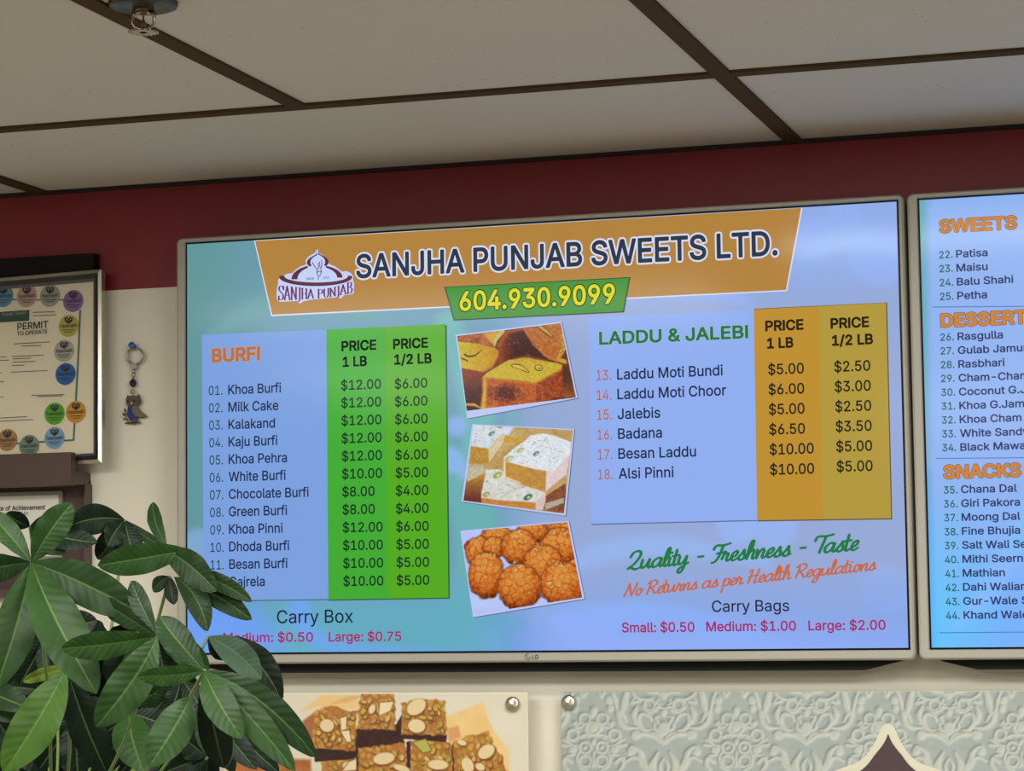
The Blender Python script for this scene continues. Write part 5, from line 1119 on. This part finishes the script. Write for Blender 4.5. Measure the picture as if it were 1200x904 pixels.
for i, ((x, y), col) in enumerate(STK):
    c = PL.hit(*pp(x, y), .001); r = 53.5 / 4.108 * pxm(c)
    pts = [c + r * (math.cos(a) * PL.r + math.sin(a) * PL.w) for a in np.linspace(0, 2 * math.pi, 36, endpoint=False)]
    st = MB().prism(pts[::-1], [p - PL.n * .0008 for p in pts][::-1]).build('sticker', mat('sticker_%d' % i, col, .22), doc)
    # emblem, name bar and fine print on the sticker
    mb = MB()
    for pts_, wd in (([(x - 16, y - 38), (x - 14, y - 24), (x, y - 14)], 9), ([(x, y - 14), (x + 14, y - 24), (x + 17, y - 38)], 9), ([(x - 8, y - 42), (x, y - 30), (x + 10, y - 42)], 8), ([(x - 6, y - 22), (x + 8, y - 26)], 8)):
        v, f = ribbon2d([np.array(pp(*p)) for p in pts_], lambda t, d: wd / 4.108); mb.add([PL.hit(a, b_, .0013) for a, b_ in v], f)
    for k, (hw, dy) in enumerate(((30, 20), (20, 30))):
        v, f = ribbon2d([np.array(pp(x - hw, y + dy)), np.array(pp(x + hw, y + dy - 2))], lambda t, d: 3.4 / 4.108); mb.add([PL.hit(a, b_, .0013) for a, b_ in v], f)
    L = Letters(PL, .0013); L.text('fraserhealth', pp(x - 38, 0)[0], pp(0, y + 10)[1], pp(x + 40, 0)[0], cap=4.0, off=.012); mb.add(L.m.v, L.m.f)
    mb.build('sticker_print', mat('sticker_ink', (44, 46, 54), .6), doc)
# glass pane
Mg = bpy.data.materials.new('clear_glass'); Mg.use_nodes = True
nt = Mg.node_tree; nt.nodes.remove(nt.nodes['Principled BSDF'])
tr = nt.nodes.new('ShaderNodeBsdfTransparent'); gl = nt.nodes.new('ShaderNodeBsdfGlossy'); gl.inputs['Roughness'].default_value = .05
fr = nt.nodes.new('ShaderNodeFresnel'); fr.inputs['IOR'].default_value = 1.45; mxs = nt.nodes.new('ShaderNodeMixShader')
nt.links.new(fr.outputs[0], mxs.inputs[0]); nt.links.new(tr.outputs[0], mxs.inputs[1]); nt.links.new(gl.outputs[0], mxs.inputs[2]); nt.links.new(mxs.outputs[0], nt.nodes['Material Output'].inputs['Surface'])
MB().add([L3(.0155, .0155, -.0066), L3(wid - .0155, .0155, -.0066), L3(wid - .0155, hei - .0155, -.0066), L3(.0155, hei - .0155, -.0066)], [(0, 1, 2, 3)]).build('glass_pane', Mg, per)

# certificate hung under the ledge
cer = thing('framed_certificate', P(40, 620, 0), 'certificate of achievement in a broad dark wooden frame below the permit', 'framed certificate')
cx1 = P(107, 600, -.004)[0]; cz1 = lb[2] + .003; cz0 = P(60, 700, 0)[2]
ix1 = P(99.5, 600, -.02)[0]; iz1 = P(60, 561, -.02)[2] - .004
cz1 = float(lb[2] + .0035)
fr_b = MB()
fr_b.box(ix1, cx1, -.022, -.001, cz0, cz1)
fr_b.box(XL + .1, ix1, -.022, -.001, iz1, cz1)
fr_b.box(XL + .1, ix1, -.022, -.001, cz0, cz0 + .012)
fr_b.box(XL + .1, XL + .112, -.022, -.001, cz0 + .012, iz1)
fr_b.build('wooden_frame', mat('certificate_wood', (84, 62, 56), .45, var=.1), cer)
MB().box(XL + .112, ix1, -.006, -.001, cz0 + .012, iz1).build('brown_mount', mat('brown_mount', (70, 50, 48), .6, var=.06), cer)
def xz(u, v, y): q = P(u, v, y); return q[0], q[2]
gx, gz = xz(73, 575.5, -.010); gx2, gz2 = xz(69.2, 580.4, -.010); gzb = P(71, 656, -.010)[2]; gzb2 = P(69, 652, -.010)[2]
gl_ = XL + .16
mb = MB(); mb.box(gx2, gx, -.011, -.006, gzb, gz); mb.box(gl_, gx2, -.011, -.006, gz2, gz); mb.box(gl_, gx2, -.011, -.006, gzb, gzb2); mb.box(gl_, gl_ + .005, -.011, -.006, gzb2, gz2)
mb.build('grey_inner_frame', mat('certificate_grey', (136, 128, 122), .4), cer)
paper = MB().box(gl_ + .005, gx2, -.0085, -.006, gzb2, gz2).build('certificate_paper', mat('certificate_white', (224, 222, 212), .7), cer)
CP = Plane((0, -.0085, ZO), *WALLN)
L = Letters(CP, .0004); L.text('Certificate of Achievement', -26, 599.4, 53, cap=5.2, off=.02); L.text('presented to', -4, 604.6, 33, cap=4.0, off=.006)
L.build('certificate_lettering', mat('certificate_ink', (58, 56, 56), .7), paper)

# blue push pin and owl keychain
def kp(x, y): return 120 + x / 7.54, 390 + y / 7.54
pc = P(*kp(282, 132), 0)
pin = MB().lathe(pc, (0.15, -1, .18), [(-.001, .0008), (.003, .0008), (.003, .0040), (.0045, .0046), (.006, .0032), (.011, .0028), (.0125, .0048), (.0145, .0050), (.0155, .0040), (.0155, 0)], 20).build('push_pin', mat('blue_plastic', (48, 84, 168), .3), None, True)
tag(pin, 'blue push pin in the white wall holding the owl keychain', 'push pin')
M_steel = mat('key_steel', (150, 146, 138), .3, metal=.9); M_bronze = mat('owl_bronze', (80, 70, 58), .4, metal=.6, var=.15, bump=(400, .3))
key = thing('owl_keychain', P(*kp(275, 450), -.008), 'metal keychain with an owl charm and dark bead, hanging from the blue pin', 'keychain')
KY = -.0075
KP = Plane((0, KY, ZO), *WALLN)
def kq(x, y, l=0.0): return KP.hit(*kp(x, y), l)
pxk = pxm(kq(280, 300)) / 7.54
def kring(cx, cy, r, wr, n_=40, tilt=0.0, ry=None):
    pts = []
    for a in np.linspace(0, 2 * math.pi, n_, endpoint=False):
        p = kq(cx + r * math.cos(a), cy + (ry or r) * math.sin(a), tilt * math.cos(a)); pts.append(p)
    return MB().tube(pts, wr * pxk, 8, closed=True)
kring(288, 208, 74, 8, tilt=.001).build('split_ring', M_steel, key, True)
kring(288, 208, 66, 6, tilt=-.001).build('split_ring', M_steel, key, True)
def slab(pts, lift, th, name, matl, smooth=False):
    fr_ = [kq(x, y, lift) for x, y in pts]; bk_ = [p - KP.n * th for p in fr_]
    return bevel(MB().prism(fr_[::-1], bk_[::-1]).build(name, matl, key, smooth), .0004)
slab([(246, 270), (304, 268), (300, 322), (258, 326)], .0022, .0044, 'clip', M_steel)
kring(276, 342, 14, 5, 20).build('chain_link', M_steel, key, True)
kring(276, 372, 12, 5, 20, .001, 20).build('chain_link', M_steel, key, True)
bead = MB(); c = kq(270, 447); R_ = 33 * pxk
bead.lathe(c, (0, 0, 1), [(-R_ * 1.15, R_ * .25), (-R_ * .7, R_ * .8), (0, R_), (R_ * .7, R_ * .8), (R_ * 1.15, R_ * .25)], 9)
bead.build('bead', mat('navy_glass', (22, 30, 52), .08, spec=.8), key)
kring(274, 400, 9, 5, 18).build('chain_link', M_steel, key, True)
kring(266, 520, 17, 6, 22).build('chain_link', M_steel, key, True)
# owl charm: head with ear tufts, body, wing, blue belly, branch with leaves
head = catmull([(218, 552), (240, 560), (270, 552), (300, 560), (320, 542), (328, 575), (338, 605), (322, 640), (270, 652), (220, 645), (206, 605), (212, 575), (218, 552)], 4)
slab(head[:-1], .0015, .003, 'owl_head', M_bronze)
slab(catmull([(224, 640), (300, 642), (330, 690), (392, 738), (350, 752), (300, 748), (318, 780), (290, 790), (240, 780), (222, 720), (224, 640)], 4)[:-1], .001, .0024, 'owl_body', M_bronze)
slab(catmull([(262, 655), (300, 645), (326, 690), (388, 738), (340, 750), (290, 735), (262, 700), (262, 655)], 4)[:-1], .0022, .0016, 'owl_wing', mat('owl_bronze_light', (104, 94, 80), .38, metal=.6, var=.12))
slab(catmull([(228, 655), (256, 655), (262, 705), (292, 740), (262, 770), (232, 745), (224, 700), (228, 655)], 4)[:-1], .0018, .0012, 'blue_enamel_belly', mat('blue_enamel', (36, 44, 128), .2))
for ex in (228, 286):
    kring(ex, 602, 26, 6, 22).build('owl_eye', mat('eye_silver', (225, 222, 210), .3), key, True)
    c = kq(ex - 4, 602, .0016)
    MB().lathe(c, (0, -1, 0), [(0, 13 * pxk), (.0006, 11 * pxk), (.0009, 0)], 14).build('owl_pupil', mat('pupil_black', (14, 14, 18), .3), key)
slab([(250, 615), (264, 615), (257, 640)], .0022, .001, 'owl_beak', mat('eye_silver', (170, 170, 160)))
MB().tube([kq(200, 800), (kq(260, 798)), kq(340, 796)], [6 * pxk, 8 * pxk, 5 * pxk], 8).build('branch', M_bronze, key, True)
MB().tube([kq(232, 797), kq(205, 745), kq(195, 690)], 4 * pxk, 8).build('branch', M_bronze, key, True)
for (a, b_) in (((205, 700), (190, 668)), ((208, 738), (170, 710)), ((212, 770), (176, 758)), ((285, 800), (290, 818)), ((216, 730), (222, 700))):
    a = np.array(a, float); b_ = np.array(b_, float); d = b_ - a; nn = np.array([-d[1], d[0]]) * .28
    slab([tuple(a), tuple(a + d * .5 + nn), tuple(b_), tuple(a + d * .5 - nn)], .001, .002, 'branch_leaf', M_bronze)

# ================================================================== SPRINKLER
sc_ = PZ(168, 2, CEIL)
spr = thing('fire_sprinkler', sc_, 'chrome pendent fire sprinkler on the ceiling at top left', 'sprinkler')
M_chr = mat('aged_chrome', (170, 160, 140), .22, metal=1.0)
M_esc = mat('dark_chrome', (84, 78, 76), .38, metal=1.0)
MB().lathe(sc_, (0, 0, -1), [(0, .037), (.002, .0375), (.006, .036), (.008, .030), (.005, .026), (.004, .012), (.004, 0)], 40).build('escutcheon', M_esc, spr, True)
MB().lathe(sc_, (0, 0, -1), [(.004, .0115), (.010, .0115), (.010, .009), (.013, .009), (.013, 0)], 6).build('hex_body', M_chr, spr)
camdir = np.array([ROT[0, 0], ROT[1, 0], 0]); camdir /= np.linalg.norm(camdir)
for s in (-1, 1):
    pts = [sc_ + camdir * s * r + np.array([0, 0, -h]) for r, h in ((.0095, .010), (.0115, .014), (.0115, .024), (.009, .0275), (.003, .0305), (0, .031))]
    MB().tube(pts, [.0022, .002, .0018, .0019, .0022, .0024], 8).build('frame_arm', M_chr, spr, True)
MB().lathe(sc_, (0, 0, -1), [(.012, .0035), (.0135, .0045), (.015, .0015), (.019, .001), (.022, .0022), (.026, .0032), (.029, .003), (.029, 0)], 14).build('glass_link', mat('sprinkler_brass', (130, 92, 58), .35, metal=.6), spr, True)
MB().lathe(sc_, (0, 0, -1), [(.027, .002), (.030, .0042), (.034, .0042), (.034, 0)], 16).build('boss', M_chr, spr, True)
mb = MB(); top = []; bot = []
nT = 18
for k in range(nT * 4):
    a = 2 * math.pi * k / (nT * 4); r = .0165 if k % 4 in (0, 1) else .0128
    top.append(sc_ + np.array([r * math.cos(a), r * math.sin(a), -.0325])); bot.append(sc_ + np.array([r * math.cos(a), r * math.sin(a), -.0340]))
mb.prism(top[::-1], bot[::-1]).build('deflector', M_chr, spr)

# ================================================================== PLANT
Ml = bpy.data.materials.new('glossy_leaf'); Ml.use_nodes = True
nt = Ml.node_tree; b = nt.nodes['Principled BSDF']
N = nt.nodes.new
uv = N('ShaderNodeUVMap'); uv.uv_map = 'leaf'
sx = N('ShaderNodeSeparateXYZ'); nt.links.new(uv.outputs[0], sx.inputs[0])
def math_(op, a, b_=None, c_=None):
    m_ = N('ShaderNodeMath'); m_.operation = op
    for i, q in enumerate((a, b_, c_)):
        if q is None: continue
        if isinstance(q, (int, float)): m_.inputs[i].default_value = q
        else: nt.links.new(q, m_.inputs[i])
    return m_.outputs[0]
nz = N('ShaderNodeTexNoise'); nz.inputs['Scale'].default_value = 26; nz.inputs['Detail'].default_value = 3
geo = N('ShaderNodeTexCoord'); nt.links.new(geo.outputs['Object'], nz.inputs['Vector'])
ax = math_('ABSOLUTE', sx.outputs[0])
mid = math_('SUBTRACT', 1.0, math_('SMOOTHSTEP' if False else 'MULTIPLY', ax, 14.0)); mid = math_('MAXIMUM', mid, 0.0)
ph = math_('SUBTRACT', math_('ADD', math_('MULTIPLY', sx.outputs[1], 12.0), math_('MULTIPLY', nz.outputs['Fac'], .9)), math_('MULTIPLY', ax, 1.5))
fr_ = math_('ABSOLUTE', math_('SUBTRACT', math_('FRACT', ph), .5))
vein = math_('MAXIMUM', math_('SUBTRACT', 1.0, math_('MULTIPLY', fr_, 9.0)), 0.0)
vein = math_('MULTIPLY', vein, math_('SUBTRACT', 1.0, math_('MULTIPLY', ax, .8)))
at = N('ShaderNodeAttribute'); at.attribute_name = 'tint'
mA = N('ShaderNodeMix'); mA.data_type = 'RGBA'; mA.blend_type = 'MULTIPLY'; mA.inputs[0].default_value = .5
nt.links.new(at.outputs['Color'], mA.inputs[6]); nt.links.new(nz.outputs['Fac'], mA.inputs[7])
mB = N('ShaderNodeMix'); mB.data_type = 'RGBA'; mB.inputs[7].default_value = (*lin((86, 118, 56)), 1)
nt.links.new(mA.outputs[2], mB.inputs[6]); nt.links.new(math_('MAXIMUM', math_('MULTIPLY', mid, .6), math_('MULTIPLY', vein, .06)), mB.inputs[0])
nt.links.new(mB.outputs[2], b.inputs['Base Color'])
bpn = N('ShaderNodeBump'); bpn.inputs['Strength'].default_value = .15; bpn.inputs['Distance'].default_value = .0018
cushion = math_('MULTIPLY', math_('COSINE', math_('MULTIPLY', math_('SUBTRACT', ph, .5), 6.2832)), -.5)
nt.links.new(cushion, bpn.inputs['Height']); nt.links.new(bpn.outputs[0], b.inputs['Normal'])
b.inputs['Roughness'].default_value = .46; b.inputs['Specular IOR Level'].default_value = .14
M_stem = mat('green_stem', (88, 112, 52), .5); M_bark = mat('grey_bark', (112, 98, 76), .8, bump=(40, .5), var=.2)

class Leaf:
    """one palmate leaf: several leaflets in one mesh"""
    def __init__(s): s.v = []; s.f = []; s.uv = []; s.tint = []
    def leaflet(s, base, tip, width, yb, yt, col, bow=0.0, arch_=.10, roll=0.0, fold=.30, peak=.58, rng=random):
        B = P(*base, yb); T = P(*tip, yt)
        ax_ = T - B; Lg = np.linalg.norm(ax_); ax_ /= Lg
        mid_ = (B + T) / 2; vw = CAM - mid_; vw /= np.linalg.norm(vw)
        sd_ = np.cross(ax_, vw); sd_ /= np.linalg.norm(sd_); nm = np.cross(sd_, ax_)
        hw = width / 2 * pxm(mid_) / max(.35, math.cos(roll))
        c_, s_ = math.cos(roll), math.sin(roll)
        s2 = sd_ * c_ + nm * s_; n2_ = nm * c_ - sd_ * s_
        nt_, nu = 30, 10
        base_i = len(s.v); fx = rng.uniform(0, 6)
        al = peak / (1 - peak)
        pkv = (peak ** (.70 * al)) * ((1 - peak) ** .70)
        for i in range(nt_ + 1):
            t = i / nt_
            cen = B + ax_ * Lg * t + sd_ * bow * pxm(mid_) * 4 * t * (1 - t) + nm * arch_ * Lg * 4 * t * (1 - t)
            wt_ = hw * max((max(t, .0) ** (.70 * al)) * ((1 - t) ** .70) / pkv, .018 if t < .5 else .004)
            for j in range(-nu, nu + 1):
                u = j / nu
                z_ = fold * wt_ * (abs(u) ** 1.15) - fold * .55 * wt_ * u * u + .07 * wt_ * math.sin(2 * math.pi * (t * 3.2 + fx)) * u * u * (1 if u > 0 else -1)
                z_ += -.0003 * math.cos(2 * math.pi * (12 * t - 1.3 * abs(u) - .5)) * min(1, 4 * abs(u)) * (1 - abs(u) ** 4) * min(1, 6 * t * (1 - t))
                s.v.append(cen + s2 * wt_ * u + n2_ * z_)
                s.uv.append((u, t)); s.tint.append(col)
        W_ = 2 * nu + 1
        for i in range(nt_):
            for j in range(2 * nu):
                a = base_i + i * W_ + j
                s.f.append((a, a + 1, a + W_ + 1, a + W_))
        return s
    def build(s, parent, hub, root, label=None):
        o = mesh_obj('leaf', s.v, s.f, Ml, parent, True)
        me = o.data
        ul = me.uv_layers.new(name='leaf'); vi = np.empty(len(me.loops), np.int32); me.loops.foreach_get('vertex_index', vi)
        ul.data.foreach_set('uv', np.array(s.uv, np.float32)[vi].reshape(-1))
        ca = me.color_attributes.new('tint', 'FLOAT_COLOR', 'POINT')
        ca.data.foreach_set('color', np.concatenate([lin(np.array(s.tint)), np.ones((len(s.tint), 1))], 1).astype(np.float32).reshape(-1))
        h = np.asarray(hub); r_ = np.asarray(root)
        m1_ = h * .65 + r_ * .35 + np.array([0, .02, .02]); m2_ = h * .25 + r_ * .75 + np.array([0, .01, .05])
        MB().tube(catmull([h, m1_, m2_, r_], 5), .0019, 8).build('petiole', M_stem, o, True)
        return o
PY = -.86
crown = P(60, 1120, PY)
plant = thing('money_tree_plant', (crown[0], crown[1], 0), 'leafy green potted plant with palmate glossy leaves in front of the wall at left', 'plant')
G1, G2, G3, GY = (39, 69, 28), (30, 53, 25), (19, 34, 22), (58, 90, 30)  # G3 is the same leaf in shade: foliage shade put into its colour
def pq(x, y): return x / 2.6275, 560 + y / 2.6275
# each entry: hub, depth, leaflets (tip, width, tip depth offset, colour, bow, arch, roll[, base])
CL = [
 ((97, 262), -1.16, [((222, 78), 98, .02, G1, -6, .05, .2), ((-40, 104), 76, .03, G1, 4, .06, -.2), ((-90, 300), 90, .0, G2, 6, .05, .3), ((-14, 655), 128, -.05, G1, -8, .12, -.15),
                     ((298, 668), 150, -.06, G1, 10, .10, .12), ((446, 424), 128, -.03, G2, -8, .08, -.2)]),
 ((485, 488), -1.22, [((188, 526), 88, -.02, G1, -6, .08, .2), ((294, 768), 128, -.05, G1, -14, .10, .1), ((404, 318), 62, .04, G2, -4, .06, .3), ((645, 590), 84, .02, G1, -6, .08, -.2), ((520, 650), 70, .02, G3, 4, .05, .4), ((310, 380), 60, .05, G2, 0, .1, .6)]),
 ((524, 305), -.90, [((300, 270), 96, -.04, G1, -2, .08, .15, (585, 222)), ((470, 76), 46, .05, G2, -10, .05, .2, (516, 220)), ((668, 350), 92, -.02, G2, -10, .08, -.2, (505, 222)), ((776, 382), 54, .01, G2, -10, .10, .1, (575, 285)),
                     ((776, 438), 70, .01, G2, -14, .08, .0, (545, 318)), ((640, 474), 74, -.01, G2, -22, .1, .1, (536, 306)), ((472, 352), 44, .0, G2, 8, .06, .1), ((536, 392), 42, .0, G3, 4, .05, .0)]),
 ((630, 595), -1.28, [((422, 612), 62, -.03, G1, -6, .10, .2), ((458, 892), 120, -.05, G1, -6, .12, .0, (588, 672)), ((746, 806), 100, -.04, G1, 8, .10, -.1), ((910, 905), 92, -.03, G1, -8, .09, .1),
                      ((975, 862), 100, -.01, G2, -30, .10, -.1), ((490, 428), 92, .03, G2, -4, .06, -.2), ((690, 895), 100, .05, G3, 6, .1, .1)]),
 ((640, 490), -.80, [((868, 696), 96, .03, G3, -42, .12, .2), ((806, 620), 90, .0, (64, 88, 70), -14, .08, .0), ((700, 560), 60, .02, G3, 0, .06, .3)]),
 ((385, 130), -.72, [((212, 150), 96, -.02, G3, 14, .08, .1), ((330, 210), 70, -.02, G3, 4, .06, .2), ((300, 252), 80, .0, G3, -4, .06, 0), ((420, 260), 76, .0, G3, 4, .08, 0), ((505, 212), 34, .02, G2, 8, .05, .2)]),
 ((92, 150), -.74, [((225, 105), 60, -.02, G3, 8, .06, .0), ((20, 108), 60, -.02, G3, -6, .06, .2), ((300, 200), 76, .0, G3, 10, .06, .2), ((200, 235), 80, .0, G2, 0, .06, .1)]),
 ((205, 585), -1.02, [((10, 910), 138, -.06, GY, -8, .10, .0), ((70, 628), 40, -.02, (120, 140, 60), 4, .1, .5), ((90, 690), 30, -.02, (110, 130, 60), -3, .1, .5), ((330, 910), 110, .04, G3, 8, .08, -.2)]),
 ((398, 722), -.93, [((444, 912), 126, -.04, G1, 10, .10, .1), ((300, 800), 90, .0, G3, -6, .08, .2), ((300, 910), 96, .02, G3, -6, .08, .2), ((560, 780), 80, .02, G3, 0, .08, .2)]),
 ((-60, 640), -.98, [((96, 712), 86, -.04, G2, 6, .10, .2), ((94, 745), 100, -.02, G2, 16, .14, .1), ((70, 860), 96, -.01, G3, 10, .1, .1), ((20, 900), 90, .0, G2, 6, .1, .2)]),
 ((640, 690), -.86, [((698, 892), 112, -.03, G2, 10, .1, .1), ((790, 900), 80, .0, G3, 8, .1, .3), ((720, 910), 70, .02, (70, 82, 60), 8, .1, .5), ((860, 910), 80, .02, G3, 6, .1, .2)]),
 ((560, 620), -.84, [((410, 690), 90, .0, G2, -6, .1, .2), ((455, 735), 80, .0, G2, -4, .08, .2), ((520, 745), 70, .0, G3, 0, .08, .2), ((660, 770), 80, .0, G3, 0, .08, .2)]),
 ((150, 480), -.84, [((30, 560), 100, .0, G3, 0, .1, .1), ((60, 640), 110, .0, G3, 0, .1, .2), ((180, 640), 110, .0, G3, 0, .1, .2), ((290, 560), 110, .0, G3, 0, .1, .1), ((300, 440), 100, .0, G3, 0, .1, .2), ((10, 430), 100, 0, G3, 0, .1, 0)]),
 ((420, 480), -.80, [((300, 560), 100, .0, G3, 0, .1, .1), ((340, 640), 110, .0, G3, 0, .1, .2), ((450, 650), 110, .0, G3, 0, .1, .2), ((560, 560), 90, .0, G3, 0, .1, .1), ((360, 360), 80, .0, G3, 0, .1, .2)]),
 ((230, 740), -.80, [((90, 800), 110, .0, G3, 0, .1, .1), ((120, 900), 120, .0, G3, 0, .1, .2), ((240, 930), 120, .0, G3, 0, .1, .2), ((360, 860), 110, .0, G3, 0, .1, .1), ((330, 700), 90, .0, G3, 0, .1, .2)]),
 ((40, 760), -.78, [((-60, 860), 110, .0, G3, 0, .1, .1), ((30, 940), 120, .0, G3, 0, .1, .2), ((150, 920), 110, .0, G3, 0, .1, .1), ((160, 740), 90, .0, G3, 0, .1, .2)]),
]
fr = random.Random(12)
for hx_, hy_ in ((60, 560), (150, 660), (20, 820), (120, 780), (250, 620), (330, 780), (430, 840), (240, 860), (560, 800), (640, 860), (350, 520), (470, 600)):
    a0 = fr.uniform(0, 1.2)
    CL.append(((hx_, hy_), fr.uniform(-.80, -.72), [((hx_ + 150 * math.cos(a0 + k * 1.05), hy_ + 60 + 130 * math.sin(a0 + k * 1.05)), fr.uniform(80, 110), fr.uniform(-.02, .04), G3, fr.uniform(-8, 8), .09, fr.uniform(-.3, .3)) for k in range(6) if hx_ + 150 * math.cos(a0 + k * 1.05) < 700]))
rng = random.Random(3)
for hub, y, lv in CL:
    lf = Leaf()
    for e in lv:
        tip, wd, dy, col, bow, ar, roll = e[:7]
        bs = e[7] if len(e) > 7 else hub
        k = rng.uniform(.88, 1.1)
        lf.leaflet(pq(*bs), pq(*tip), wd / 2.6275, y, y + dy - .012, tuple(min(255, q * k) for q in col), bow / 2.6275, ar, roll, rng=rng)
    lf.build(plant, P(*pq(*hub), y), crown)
# woody stems and pot below the picture
MB().tube([crown + np.array([0, 0, .0]), crown + np.array([.01, .01, -.25]), crown + np.array([0, 0, -.6]), np.array([crown[0], crown[1], .30])], [.012, .015, .02, .026], 12).build('trunk', M_bark, plant, True)
MB().lathe((crown[0], crown[1], 0), (0, 0, 1), [(0, .13), (.02, .135), (.30, .17), (.34, .175), (.34, .16), (.31, .155), (.31, 0)], 36).build('pot', mat('pot_glaze', (200, 192, 180), .3), plant, True)
MB().lathe((crown[0], crown[1], 0), (0, 0, 1), [(.305, .15), (.318, .15), (.322, .06), (.322, 0)], 24).build('soil', mat('dark_soil', (48, 36, 28), .95, bump=(60, .8), var=.3), plant)
